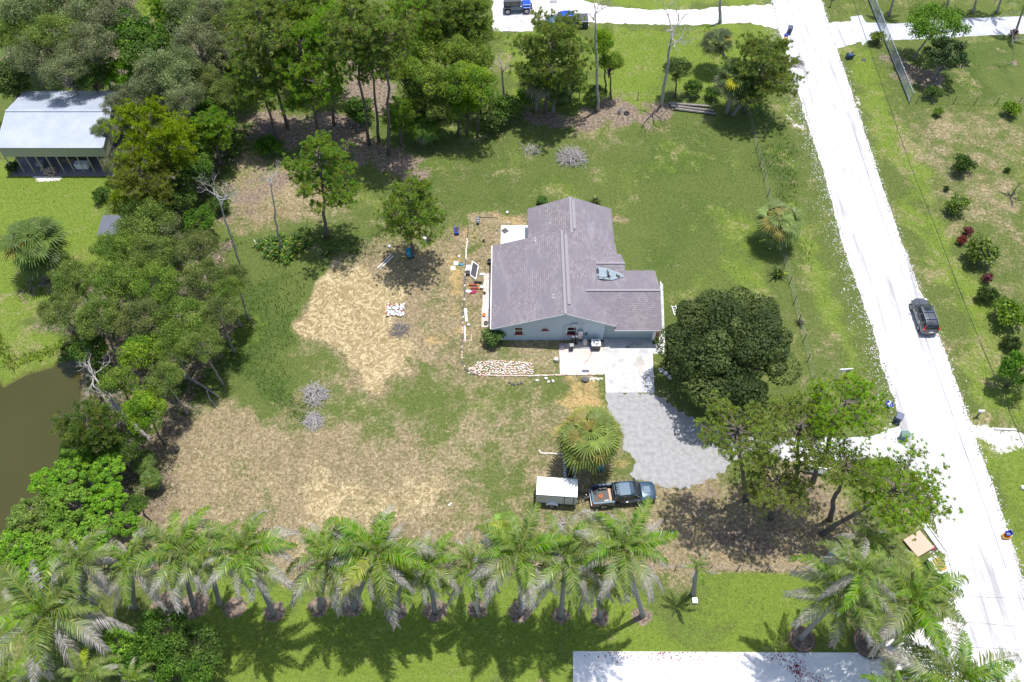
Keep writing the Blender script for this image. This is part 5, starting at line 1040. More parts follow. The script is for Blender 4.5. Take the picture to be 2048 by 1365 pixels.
# ------------------------------------------------------------------ shrubs
for kd, cx, cy, rp, l in (('ltbush', 987, 677, 25, 'round glossy green bush at the corner of the pale blue wall'), ('bush', 1922, 338, 25, 'round dark shrub at the top of the roadside row'), ('small', 1912, 418, 26, 'loose leafy shrub with bare soil below the round dark one'), ('redbush', 1936, 462, 12, 'dark red shrub, upper of the two touching'), ('redbush', 1924, 482, 12, 'dark red shrub, lower of the two touching'), ('small', 1952, 515, 38, 'large yellow-green shrub in the middle of the roadside row'), ('redbush', 1974, 556, 14, 'dark red shrub below the large yellow-green one'), ('bush', 1972, 595, 22, 'small dark green shrub below the red one'), ('small', 2012, 640, 36, 'yellow-green shrub with bare soil at the right edge'), ('bush', 2022, 690, 20, 'small dark shrub beside a reddish one near the right edge'), ('redbush', 2030, 692, 11, 'dark red shrub near the right edge'), ('bush', 1894, 375, 7, 'tiny green seedling between the first two roadside shrubs'), ('bush', 2016, 338, 7, 'tiny seedling on the right lawn'),
    ('small', 2022, 225, 20, 'bright green shrub at the wire fence on the right'), ('small', 1878, 225, 12, 'small bright shrub in the rough grass'), ('bush', 28, 337, 15, 'dark rounded bush at the barn corner'), ('small', 1755, 82, 18, 'leafy shrub at the corner of the pale drive'), ('ltbush', 1085, 402, 12, 'low green shrub behind the house roof peak'), ('vine', 1862, 190, 20, 'scrubby bush at the end of the galvanised fence'), ('vine', 205, 395, 22, 'green shrub at the right edge of the left lawn'),
    ('vine', 720, 235, 38, 'dark undergrowth bush behind the clearing pines'), ('vine', 1010, 235, 40, 'bright undergrowth bush right of the acacia clump'), ('vine', 985, 255, 34, 'bright low bush spreading onto the lawn edge'), ('vine', 470, 300, 34, 'green undergrowth bush at the left lot corner'), ('vine', 540, 305, 32, 'undergrowth bush beside the brushwood'), ('vine', 1060, 205, 30, 'green bush under the skirted palm'), ('vine', 1120, 210, 28, 'green bush between palm and snag'), ('vine', 1385, 185, 24, 'vine-covered fence bush, left one'), ('vine', 1425, 192, 20, 'vine-covered fence bush, right one'), ('vine', 440, 415, 26, 'green bush at the foot of the leaning dead tree'), ('redbush', 2028, 66, 9, 'pink flowering bush at the foot of the leaning palm'), ('vine', 395, 470, 30, 'bush at the left lot line above the thicket'), ('vine', 150, 712, 30, 'dark bush overhanging the pond bank'), ('bush', 420, 1000, 12, 'sprig of green on the dry ground near the lower left')):
    if l.startswith('sprig'): continue
    shrub(kd, cx, cy, l, rp)
# strap-leaved plants
def strap_clump(name, seed, n=26, L=.8, col=(.05, .11, .014), spr=.1, w=.05):
    rg = np.random.RandomState(seed); V = []; T = []
    for i in range(n):
        a = rg.uniform(0, 6.28); c = np.array([math.cos(a), math.sin(a), 0]); s = np.array([-math.sin(a), math.cos(a), 0]) * w; b0 = np.array([rg.normal() * spr, rg.normal() * spr, 0]); l = L * rg.uniform(.6, 1.1); e = rg.uniform(.35, 1.25); cc = np.array(col) * rg.uniform(.6, 1.7)
        if rg.rand() < .15: cc = np.array([.25, .26, .03])
        p1 = b0 + c * l * .5 * math.cos(e) + np.array([0, 0, l * .6 * math.sin(e)]); p2 = b0 + c * l * (math.cos(e) + .12) + np.array([0, 0, l * .75 * math.sin(e)])
        V.append([b0 - s * .5, b0 + s * .5, p1 + s, p1 - s]); T.append(cc); V.append([p1 - s, p1 + s, p2 + s * .1, p2 - s * .1]); T.append(cc * 1.1)
    return faces_mesh(name, np.array(V), np.clip(np.array(T), .004, .8), M['frond'], 4)
SC = [strap_clump('strap_leaves', i) for i in range(3)]; SD = strap_clump('strap_leaves', 9, 70, 1.35, (.03, .055, .014), .12)
for k in range(46):
    a = prg.uniform(0, 6.28); r0 = prg.random() ** .5; c = P(568 + math.cos(a) * r0 * 50, 498 + math.sin(a) * r0 * 26); o = link('broad_leaved_plant', prg.choice(SC), None, (c.x, c.y, 0), prg.uniform(0, 6)); s = prg.uniform(.9, 1.6); o.scale = (s, s, s); tag(o, 'yellow-green strap-leaved plant in the clump at the foot of the crooked dead tree', 'plant', 'strap-leaved plants in one clump')
for cx, cy, s, l in ((1555, 552, 1, 'dark spiky yucca below the silvery fan palm'), (1600, 648, .55, 'small spiky plant on the right lot line beside the oak'), (655, 512, .7, 'spiky plant at the top of the mown straw patch'), (1190, 407, .8, 'spiky pale plant behind the house ridge'), (100, 1180, .8, 'spiky plant under the big lower left palm')):
    c = P(cx, cy); o = link('spiky_plant', SD, None, (c.x, c.y, 0), prg.uniform(0, 6)); o.scale = (s, s, s); tag(o, l, 'plant')
# ------------------------------------------------------------------ fences
def fence(label, pts, spacing, hgt, mat, pr=.05, wires=(.35, .7, 1.05), cat='fence', wmat=None, group=None, lean=.0):
    w = [P(*p) for p in pts]; r_ = root('wire_fence', label, cat, tuple(w[0]), 0, group); o = w[0]; tops = []
    for a, b_ in zip(w[:-1], w[1:]):
        n = max(1, int((b_ - a).length / spacing))
        for i in range(n + (1 if b_ is w[-1] else 0)):
            p = a.lerp(b_, i / n) - o; t_ = Vector((prg.gauss(0, lean), prg.gauss(0, lean), 0)); mb = MB(); mb.tube([p, p + t_ + Vector((0, 0, hgt * prg.uniform(.92, 1.06)))], [pr, pr * .85], 6); part('post', mb, mat, r_); tops.append(p)
    for z in wires:
        mb = MB(); mb.tube([p + Vector((0, 0, z)) for p in tops], .009, 3); part('wire', mb, wmat or M['grey'], r_)
    return r_
fence('dark wooden post and wire fence along the right lot line', [(1492, 214), (1588, 607), (1646, 850)], 2.45, 1.25, M['wood'], lean=.05)
fence('post and wire fence on the lower lot line below the leaning pine', [(1418, 1140), (1590, 1142), (1712, 1143)], 2.25, 1.2, M['wood'], lean=.06)
fence('post and wire fence on the lower lot line behind the palm row', [(236, 1128), (800, 1134), (1350, 1139)], 3.0, 1.15, M['wood'], lean=.05)
fence('dark wire fence along the upper lot line', [(985, 203), (1275, 200), (1482, 196)], 3.4, 1.35, M['wood'], lean=.04)
fence('black post fence on the right lawn beyond the galvanised fence', [(1832, 207), (1863, 208), (1990, 211), (2080, 212)], 2.2, 1.3, M['dark'], lean=.05)
# galvanised chain link fence, upper right
a = P(1819, 205); b_ = P(1737.6, 0); d = (b_ - a); d *= 1.18; r_ = root('chain_link_fence', 'galvanised chain link fence with top rail at the upper right', 'fence', tuple(a)); n = 11; hh = 1.45
for i in range(n + 1):
    p = d * (i / n); part('post', MB().tube([p, p + Vector((0, 0, hh + .08))], .055, 8).blob(p + Vector((0, 0, hh + .12)), .075, 8, 5), M['galv'], r_)
for z in (.08, hh): part('rail', MB().tube([Vector((0, 0, z)), d + Vector((0, 0, z))], .05, 6), M['galv'], r_)
ml = MB(); L = d.length; k = int(L / .16); u = d / L
for i in range(k):
    for s in (-1, 1):
        x0 = i * .16; x1 = x0 + s * hh * .9
        if 0 <= x1 <= L: ml.bar(u * x0 + Vector((0, 0, .08)), u * x1 + Vector((0, 0, hh)), .014)
part('wire_mesh', ml, M['galv'], r_)
def gate(label, p0, p1, hgt, nr, mat, vert=False, z=0):
    a, b_ = P(*p0, z), P(*p1, z); r_ = root('metal_gate', label, 'gate', tuple(a)); d = b_ - a
    fm = MB(); fm.tube([(0, 0, .1), (0, 0, hgt), d + Vector((0, 0, hgt)), d + Vector((0, 0, .1)), (0, 0, .1)], .045, 6); part('gate_frame', fm, mat, r_)
    for i in range(1, nr):
        f = i / nr; mb = MB()
        if vert: mb.bar(d * f + Vector((0, 0, .1)), d * f + Vector((0, 0, hgt)), .05)
        else: mb.tube([Vector((0, 0, .1 + (hgt - .1) * f)), d + Vector((0, 0, .1 + (hgt - .1) * f))], .03, 6)
        part('bar', mb, mat, r_)
    for q_ in (Vector((0, 0, 0)), d): part('gate_post', MB().tube([q_ + d.normalized() * (-.14 if q_.length < .01 else .14), q_ + d.normalized() * (-.14 if q_.length < .01 else .14) + Vector((0, 0, hgt + .2))], .07, 8), mat, r_)
gate('pale blue-white slatted gate across the slab at the bottom edge', (1769, 1318), (1792, 1420), 1.4, 22, M['galv'], True)
gate('grey farm gate standing open at the drive entrance under the pines', (1612, 944), (1648, 950), 1.15, 6, M['galv'])
gate('small metal gate under the palms at the lower right lot corner', (1652, 1116), (1668, 1112), 1.2, 5, M['galv'])
# ------------------------------------------------------------------ overhead lines (their poles stand outside the picture)
def cable(label, pts, r=.02, mat=None):
    w = [P(x, y, z) for x, y, z in pts]; mb = MB(); out = []
    for i in range(len(w) - 1):
        for k in range(8): out.append(w[i].lerp(w[i + 1], k / 8))
    out.append(w[-1]); mb.tube(out, r, 4); single('overhead_cable', mb, mat or M['black'], label, 'cable')
cable('black overhead cable running beside the white road', [(1696, -30, 8), (1726, 60, 7.7), (1768, 180, 7.4), (1820, 330, 7.1), (1871, 455, 7.0), (1930, 610, 7.0), (1995, 767, 7.1), (2060, 920, 7.3), (2110, 1040, 7.5)], .03)
cable('thin upper overhead wire above the roadside shrubs', [(1820, 170, 6), (1866, 270, 5.8), (1925, 400, 5.7), (1985, 520, 5.7), (2060, 650, 5.8), (2120, 760, 6)], .014, M['dark'])
cable('thin lower overhead wire above the roadside shrubs', [(1815, 190, 5.6), (1860, 280, 5.4), (1918, 410, 5.3), (1975, 530, 5.3), (2050, 680, 5.4), (2120, 800, 5.6)], .014, M['dark'])
cable('pale overhead wire crossing the road at the bottom right', [(1940, 1194, 8), (2048, 1197, 8), (2200, 1204, 8)], .02, M['grey'])
cable('grey overhead wire crossing the road below the other', [(1900, 1242, 8), (1975, 1248, 8), (2048, 1255, 8), (2200, 1272, 8)], .02, M['grey'])
# ------------------------------------------------------------------ bins, mailboxes, sign
def wheelie(label, px, py, mat, rz, hgt=1.02):
    c = P(px, py); r_ = root('wheeled_bin', label, 'bin', (c.x, c.y, .013), rz); mb = MB(); b0, b1 = .24, .31
    vs = [(-b0, -b0, .08), (b0, -b0, .08), (b0, b0, .08), (-b0, b0, .08), (-b1, -b1, hgt - .12), (b1, -b1, hgt - .12), (b1, b1 + .04, hgt - .12), (-b1, b1 + .04, hgt - .12)]
    mb.add(vs, [(3, 2, 1, 0), (4, 5, 6, 7), (0, 1, 5, 4), (1, 2, 6, 5), (2, 3, 7, 6), (3, 0, 4, 7)]); part('bin_body', mb, mat, r_, bevel=.03)
    ld = part('lid', MB().slab([(-b1 - .02, -b1 - .03, hgt - .07), (b1 + .02, -b1 - .03, hgt - .07), (b1 + .02, b1 + .07, hgt), (-b1 - .02, b1 + .07, hgt)], .05), mat, r_, bevel=.02)
    part('handle', MB().tube([(-b1 + .03, b1 + .05, hgt - .14), (-b1 + .03, b1 + .14, hgt - .10), (b1 - .03, b1 + .14, hgt - .10), (b1 - .03, b1 + .05, hgt - .14)], .02, 6), mat, ld)
    for s in (-1, 1): part('wheel', MB().cyl((s * (b0 + .02), b0 + .04, .12), .12, .05 * s, 14, axis='X'), M['rubber'], r_)
    return r_
wheelie('dark slate wheeled bin, lid tilted, at the left road edge', 1793, 843, M['navy'], R(-28)); wheelie('green wheeled bin at the end of the driveway', 1803, 878, M['greenbin'], R(-92)); wheelie('dark wheeled bin at the roadside near the top', 1578, 67, M['navy'], R(-12))
b3 = wheelie('dark bin fallen on its side on the grass near the top right', 1706, 116, M['navy'], R(65)); b3.rotation_euler = (R(86), 0, R(-80)); b3.location.z = .3
def tub(label, px, py, mat, in_mat, w=.3, h=.32, rz=0, z=.013):
    c = P(px, py); r_ = root('recycling_tub', label, 'recycling tub', (c.x, c.y, z), rz); mb = MB(); a, b_ = w * .8, w
    out = [(-a, -a * .7, 0), (a, -a * .7, 0), (a, a * .7, 0), (-a, a * .7, 0), (-b_, -b_ * .7, h), (b_, -b_ * .7, h), (b_, b_ * .7, h), (-b_, b_ * .7, h)]; k = .9
    inn = [(x * k, y * k, max(z_, .03)) for x, y, z_ in out]; mb.add(out + inn, [(3, 2, 1, 0), (0, 1, 5, 4), (1, 2, 6, 5), (2, 3, 7, 6), (3, 0, 4, 7), (4, 5, 13, 12), (5, 6, 14, 13), (6, 7, 15, 14), (7, 4, 12, 15), (8, 9, 10, 11), (12, 13, 9, 8), (13, 14, 10, 9), (14, 15, 11, 10), (15, 12, 8, 11)]); part('tub', mb, mat, r_)
    if in_mat: part('contents', MB().blob((0, 0, h * .75), (w * .7, w * .5, h * .35), 7, 5, .2), in_mat, r_)
tub('blue recycling tub beside the dark bin near the top', 1572, 73, M['blue'], M['blue'], .27); tub('yellow recycling tub with white paper near the top roadside', 1571, 80, M['yellow'], M['white'], .3); tub('blue tub stacked in a yellow one at the right road edge', 2010, 1075, M['yellow'], None, .33); tub('blue upper tub at the right road edge', 2013, 1071, M['blue'], None, .30, .30, .2, .25)
c = P(1777, 812); r_ = root('laundry_basket', 'round blue basket of crumpled white paper at the left road edge', 'basket', (c.x, c.y, 0)); part('basket', MB().lathe([(.26, 0), (.34, .32), (.36, .32), (.36, .36), (.33, .36), (.30, .2)], n=20), M['blue'], r_)
for k in range(12):
    part('paper', MB().blob((prg.gauss(0, .12), prg.gauss(0, .12), .33 + prg.uniform(0, .08)), .075, 6, 4, .25), M['white'] if k % 3 else M['blue'], r_)
c = P(1727, 120); single('round_lid', MB().lathe([(.3, 0), (.3, .04), (.2, .1), (.05, .12)], n=18), M['dark'], 'dark round lid lying by the fallen bin', 'lid', (c.x, c.y, .02))
def mailbox(label, bx, by, hx, hy, boxm):
    b_ = P(bx, by); d = ray(hx, hy); h_ = 1.15; r_ = root('mailbox', label, 'mailbox', (b_.x, b_.y, 0)); part('post', MB().bbox((-.05, -.05, 0), (.05, .05, 1.0)), M['wood'], r_)
    mb = MB(); prof = [(-.1, 0), (.1, 0), (.1, .12), (.07, .2), (0, .23), (-.07, .2), (-.1, .12)]; vs = [(x, y, 1.0 + z) for x in (-.28, .28) for y, z in prof]; n = 7
    mb.add(vs, [tuple(range(n - 1, -1, -1)), tuple(range(n, 2 * n))] + [(i, (i + 1) % n, n + (i + 1) % n, n + i) for i in range(n)]); part('letter_box', mb, boxm, r_)
mailbox('white mailbox on a dark post right of the road', 1953, 834, 1961, 823, M['white']); mailbox('dark mailbox on a post at the top right of the road', 1660, 14, 1663, 2, M['dark'])
c = P(1672, 758); r_ = root('estate_sign', 'white estate agent sign hanging from an arm post on the verge', 'sign', (c.x, c.y, 0), R(6)); part('post', MB().bbox((-.05, -.05, 0), (.05, .05, 1.8)), M['white'], r_); part('arm', MB().bbox((-.15, -.04, 1.62), (1.2, .04, 1.7)), M['white'], r_)
bd = part('sign_board', MB().bbox((.25, -.015, 1.0), (1.1, .015, 1.56)), M['white'], r_); part('red_panel', MB().bbox((.62, -.022, 1.06), (1.05, -.0155, 1.4)), M['magenta'], bd); part('red_panel', MB().bbox((.62, .0155, 1.06), (1.05, .022, 1.4)), M['magenta'], bd)
for x in (.4, .95): part('hanger', MB().tube([(x, 0, 1.55), (x, 0, 1.64)], .012, 5), M['galv'], r_)
# ------------------------------------------------------------------ bulky waste at the kerb
c = P(1835, 1090); ang = R(28); r_ = single('plywood_panel', MB().bbox((-.95, -.9, .18), (.95, .9, .30)), M['ply'], 'pinkish plywood panel lying on the verge under the leaning pine', 'panel', (c.x, c.y, 0), ang, bevel=.03)
c = P(1866, 1078); r_ = root('white_sheets', 'stack of long white boards beside the plywood panel', 'boards', (c.x, c.y, 0), R(22)); part('board', MB().bbox((-.28, -1.5, 0), (.10, 1.35, .22)), M['white'], r_); part('board', MB().bbox((-.2, -1.3, .223), (.06, 1.5, .30)), M['trim'], r_); part('board', MB().bbox((.2, -1.45, 0), (.27, 1.3, .3)), M['white'], r_)
c = P(1868, 1136); r_ = root('cabinet', 'white upright cabinet with orange wooden back at the road edge', 'cabinet', (c.x, c.y, 0), R(22))
part('cabinet_body', MB().bbox((-.5, -.75, 0), (-.28, .72, .86)).bbox((-.277, .5, 0), (.5, .72, .86)).bbox((-.277, -.75, 0), (.5, -.62, .70)), M['white'], r_, bevel=.02); part('back_panel', MB().bbox((-.27, -.61, .55), (.5, .49, .80)), M['tanwood'], r_); part('side_panel', MB().bbox((-.56, -.74, .02), (-.503, .71, .8)), M['dark'], r_)
c = P(1864, 1099); single('magenta_bag', MB().blob((0, 0, .15), (.3, .12, .14), 8, 5, .15), M['magenta'], 'magenta bag between the plywood panel and the cabinet', 'bag', (c.x, c.y, 0), .3)
c = P(2010, 860); single('grey_timber', MB().bbox((-1.05, -.1, 0), (1.05, .1, .16)), M['concrete'], 'pale timber lying in the grass at the right edge', 'timber', (c.x, c.y, 0), -.05)
# ------------------------------------------------------------------ brush piles
def brush(label, px, py, rr, n, hh=.7, mat='bark_dead', seed=0, L=1.3, name='brush_pile'):
    rg = random.Random(seed); c = P(px, py); mb = MB()
    for i in range(n):
        a = rg.uniform(0, 6.28); r0 = rr * rg.random() ** .6; z = hh * (1 - r0 / rr * .85) * rg.uniform(.1, 1); m_ = Vector((math.cos(a) * r0, math.sin(a) * r0, z)); d = Vector((rg.gauss(0, 1), rg.gauss(0, 1), rg.gauss(0, .28))).normalized() * L * rg.uniform(.3, .75)
        p0 = m_ - d; p1 = m_ + d; p0.z = max(.03, p0.z); p1.z = max(.03, p1.z); r1 = rg.uniform(.012, .035); mid = m_ + Vector((rg.gauss(0, .1), rg.gauss(0, .1), .06)); mb.tube([p0, mid, p1], [r1, r1 * .8, r1 * .3], 4)
        if rg.random() < .5: e = p1 + Vector((rg.gauss(0, .3), rg.gauss(0, .3), abs(rg.gauss(0, .12)))); mb.tube([mid, e], [r1 * .5, .006], 3)
    return tag(link(name, mb.mesh(name, M[mat]), None, (c.x, c.y, 0)), label, 'brush pile')
brush('big pale brush pile on the grass behind the house', 1142, 318, 1.6, 190, 1.0, seed=1, L=1.5); brush('small brush heap left of the big pale one', 1062, 300, .9, 45, .4, seed=2, L=1.2); brush('grey brush pile on dark grass in the lower left of the lot', 630, 792, 1.15, 150, .7, seed=3, L=1.2); brush('round nest-like brush pile just below the grey one', 627, 843, .9, 120, .3, seed=4, L=.9); brush('small dark brush pile below the scrap heap', 798, 660, .9, 70, .5, 'bark_grey', seed=5, L=1.1); brush('branches with dead leaves on the road edge near the top', 1591, 128, 1.0, 60, .4, 'bark_brown', seed=6, L=1.0); brush('dead brushwood under the dome-shaped pine', 530, 268, 1.8, 110, .5, 'bark_grey', seed=7, L=1.8); brush('fallen branches on the grass below the palm row trailer end', 1120, 1050, .8, 30, .2, seed=8, L=1.0); brush('pale dead brush at the fence below the trailer', 1235, 1062, 1.2, 60, .3, seed=9, L=1.0)
rg = random.Random(4); c = P(792, 622); mb = MB()
for k in range(130): mb.box((rg.uniform(-.85, .85), rg.uniform(-.75, .75), rg.uniform(.02, .28)), (rg.uniform(.08, .42), rg.uniform(.05, .22), rg.uniform(.02, .06)), rot=Matrix.Rotation(rg.uniform(0, 3.1), 3, 'Z') @ Matrix.Rotation(rg.gauss(0, .4), 3, 'X')); mb.cur = rg.choice((0, 0, 0, 0, 1, 2))
tag(link('scrap_heap', mb.mesh('scrap_heap', [M['white'], M['trim'], M['redbrown']]), None, (c.x, c.y, 0)), 'heap of broken white scrap on the mown straw', 'scrap heap')
a = P(338, 735, .9); b_ = P(385, 760, .5); c = P(440, 796, .1); mb = MB(); mb.tube([a, b_, P(410, 775, .4), c], [.17, .15, .11, .05], 8); d = P(437, 820, .05); single('fallen_trunk', mb.tube([P(412, 777, .38), P(420, 800, .25), d], [.09, .06, .03], 6), M['bark_grey'], 'grey forked trunk fallen across the grass at the left lot line', 'fallen trunk')
for (p0, p1, l) in (((150, 700), (232, 815), 'white fallen dead tree reaching over the pond'), ((205, 780), (250, 830), 'white dead branches below the fallen tree over the pond')):
    a, b_ = P(*p1, 3.0), P(*p0, 3.4); r_ = root('dead_tree', l, 'tree', (a.x, a.y, 0)); part('trunk', MB().tube([(1.5, -1, 0), (.5, -.3, 1.8), (0, 0, 3.0), b_ - Vector((a.x, a.y, 0))], [.16, .13, .11, .05], 7), M['bark_dead'], r_)
    q_ = link('branches', VAR['bare'][1][0], r_, tuple((b_ - a) * .55 + Vector((0, 0, 3.1))), 2.2); q_.scale = (.85, .85, .4); q_ = link('branches', VAR['bare'][2][0], r_, tuple((b_ - a) * .1 + Vector((0, 0, 3.0))), .8); q_.scale = (.7, .7, .35)
for k, (p0, p1) in enumerate((((1342, 212), (1428, 222)), ((1350, 218), (1432, 228)), ((1338, 207), (1420, 213)))):
    a, b_ = P(*p0, .2), P(*p1, .2); single('log', MB().tube([a, b_], [.17, .13], 8), M['bark_grey'], '%s of three long grey logs on the upper lot line' % ['middle', 'nearest', 'furthest'][k], 'log', group='long logs on the upper lot line')
for k, (p0, p1) in enumerate((((755, 537), (783, 509)), ((760, 538), (787, 512)))):
    a, b_ = P(*p0, .05), P(*p1, .05); single('white_pole', MB().tube([a, b_], .05, 8), M['white'], ['left', 'right'][k] + ' of two white poles lying by the lone bushy pine', 'pole', group='white poles')
for k, (p0, p1) in enumerate((((508, 480), (517, 496)), ((512, 484), (519, 494)))):
    a, b_ = P(*p0, .1), P(*p1, .1); single('pale_stick', MB().tube([a, b_], .04, 6), M['white'], ['longer', 'shorter'][k] + ' pale stick left of the strap-leaved clump', 'stick')
# ------------------------------------------------------------------ loose things west of the house
def put(name, label, cat, px, py, mb, mat, rz=0, z=0, bevel=0, group=None): c = P(px, py); return single(name, mb, mat, label, cat, (c.x, c.y, z), rz, group, bevel=bevel)
c = P(913, 464); r_ = root('garden_cart', 'dark blue garden cart left of the patio slab', 'cart', (c.x, c.y, 0), R(4)); part('tray', MB().bbox((-.2, -.5, .2), (.2, .5, .26)).bbox((-.22, -.5, .263), (-.18, .5, .42)).bbox((.18, -.5, .263), (.22, .5, .42)).bbox((-.22, -.56, .2), (.22, -.503, .42)), M['blue'], r_); part('liner', MB().bbox((-.16, -.3, .263), (.16, .46, .30)), M['black'], r_)
for x in (-.24, .24):
    for y in (-.36, .36): part('wheel', MB().cyl((x - .03, y, .11), .11, .06, 12, axis='X'), M['rubber'], r_)
c = P(956, 444); r_ = root('tool_box', 'black ribbed box with a long handle left of the house roof', 'tool box', (c.x, c.y, 0)); part('box', MB().bbox((-.16, -.5, 0), (.16, .5, .35)), M['navy'], r_, bevel=.03); part('latch', MB().bbox((-.12, -.3, .352), (.12, -.1, .39)).bbox((-.12, .1, .352), (.12, .3, .39)), M['grey'], r_); put('long_pole', 'thin dark pole lying beside the black ribbed box', 'pole', 975, 436, MB().tube([(-.9, 0, .04), (.9, .03, .04)], .03, 6), M['dark'])
put('dark_board', 'dark diamond-shaped board on the patio slab', 'board', 1010, 463, MB().bbox((-.32, -.32, 0), (.32, .32, .04)), M['dark'], R(40), .065)
c = P(947, 547); r_ = root('screen_frame', 'white-framed dark screen panel lying tilted beside the edging', 'screen', (c.x, c.y, 0)); q4 = [P(*p, z) for p, z in (((945, 523.5), .5), ((957, 532), .6), ((951.5, 559.5), .1), ((940, 550), .1))]; q4 = [p - Vector((c.x, c.y, 0)) for p in q4]; part('screen_mesh', MB().slab(q4, .02), M['dark'], r_)
fr = MB()
for i in range(4): fr.bar(q4[i] + Vector((0, 0, .02)), q4[(i + 1) % 4] + Vector((0, 0, .02)), .09, .05)
part('frame', fr, M['white'], r_)
put('paving_slab', 'pale square paving slab left of the tilted screen', 'slab', 937, 538, MB().bbox((-.3, -.4, 0), (.3, .4, .2)), M['concrete'], bevel=.02); put('black_box', 'black box below the pale paving slab', 'box', 936, 549, MB().bbox((-.25, -.2, 0), (.25, .2, .3)), M['black'], bevel=.03)
put('black_roll', 'black rolled tarp below the tilted screen', 'roll', 956, 566, MB().tube([(-.42, 0, .12), (.42, -.03, .12)], .13, 10), M['black'])
for k, (px, py) in enumerate(((946, 571.5), (949, 578))):
    c = P(px, py); r_ = root('red_bolster', ['upper', 'lower'][k] + ' of two faded red bolsters on the grass', 'bolster', (c.x, c.y, .0), group='red bolsters'); part('cover', MB().tube([(-.45, 0, .1), (.45, 0, .1)], .11, 10), M['redbrown'], r_); part('end_cap', MB().tube([(-.56, 0, .09), (-.452, 0, .1)], .09, 8), M['yellow'], r_); part('end_cap', MB().tube([(.452, 0, .1), (.58, 0, .09)], .09, 8), M['yellow'], r_)
put('magenta_cushion', 'crumpled magenta cushion below the red bolsters', 'cushion', 946, 586, MB().blob((0, 0, .08), (.42, .18, .1), 9, 5, .12), M['magenta'], .5); put('white_sack', 'white sack left of the magenta cushion', 'sack', 937, 584, MB().blob((0, 0, .08), (.32, .2, .1), 8, 5, .15), M['white'])
put('white_bucket', 'white bucket right of the red bolsters', 'bucket', 964, 577, MB().lathe([(.15, 0), (.2, .34), (.21, .34), (.16, .1)], n=14), M['white']); put('wood_handle', 'thin tan stick between cushion and bucket', 'stick', 958, 583, MB().tube([(-.5, 0, .05), (.5, 0, .05)], .03, 6), M['tanwood'])
put('black_pot', 'black pot at the north end of the brick path', 'pot', 980, 527, MB().lathe([(.18, 0), (.28, .4), (.3, .4), (.24, .2)], n=14), M['black']); put('small_pot', 'small black pot in the middle of the brick path', 'pot', 969, 588, MB().lathe([(.08, 0), (.14, .2), (.15, .2), (.1, .08)], n=12), M['black']); put('orange_pot', 'orange pot tipped on the brick path', 'pot', 968, 632, MB().lathe([(.1, 0), (.17, .24), (.18, .24), (.12, .1)], n=12), M['orange']); put('dark_tub', 'dark tub at the south end of the brick path', 'tub', 972, 648, MB().lathe([(.16, 0), (.22, .2), (.23, .2), (.18, .08)], n=12), M['dark'])
put('white_gutter', 'white gutter length lying on the brick path under the eaves', 'gutter', 978, 605, MB().bbox((-.05, -1.0, 0), (.05, 1.0, .09)), M['white'], z=.03); put('white_block', 'white block lying above the brick path', 'block', 965, 550, MB().bbox((-.28, -.14, 0), (.28, .14, .14)), M['white'])
for k, (px, py, l) in enumerate(((912, 527, 'upper'), (906, 537, 'lower'))): put('white_sheet', l + ' of two white sheets beside the blue toy', 'sheet', px, py, MB().bbox((-.24, -.27, 0), (.24, .27, .03)), M['white'], .1)
put('blue_toy', 'pale blue plastic toy beside the white sheets', 'toy', 922, 530, MB().blob((0, 0, .06), (.38, .14, .08), 10, 5, .05).blob((-.05, 0, .12), (.12, .08, .06), 8, 5), M['teal']); put('white_ball', 'small white tub above the blue toy', 'tub', 918, 514, MB().lathe([(.1, 0), (.13, .14), (.05, .16)], n=10), M['white'])
put('white_plastic', 'long white plastic piece beside the edging', 'plastic piece', 932, 632, MB().bbox((-.12, -.8, 0), (.12, .8, .1)).bbox((-.16, .3, .103), (.16, .8, .2)), M['white'], .1); put('white_trim', 'thin white strip lying below the long plastic piece', 'strip', 930, 668, MB().bbox((-.05, -1.0, 0), (.05, 1.0, .06)), M['white'], .06)
put('wooden_frame', 'pale right-angled frame piece beside the edging', 'frame', 938, 682, MB().bbox((-.5, -.04, 0), (.3, .04, .06)).bbox((.22, .043, 0), (.3, .8, .06)), M['ply']); put('pale_bag', 'small pale round stone left of the white strip', 'stone', 937, 651, MB().blob((0, 0, .08), (.2, .17, .1), 8, 5, .1), M['concrete'])
put('white_cube', 'small white box on the dry grass above the patio slab', 'box', 1014.5, 427, MB().bbox((-.12, -.12, 0), (.12, .12, .24)), M['white']); put('grey_stone', 'grey stone above the patio slab', 'stone', 1016, 446, MB().blob((0, 0, .05), (.25, .12, .08), 8, 5, .1), M['concrete']); put('dark_bucket', 'small black bucket below the patio slab corner', 'bucket', 967, 483, MB().lathe([(.12, 0), (.15, .22), (.1, .2)], n=10), M['black']); put('dark_lump', 'small dark lump left of the patio slab', 'stone', 994, 462, MB().blob((0, 0, .06), (.13, .1, .1), 7, 5, .2), M['rock'])
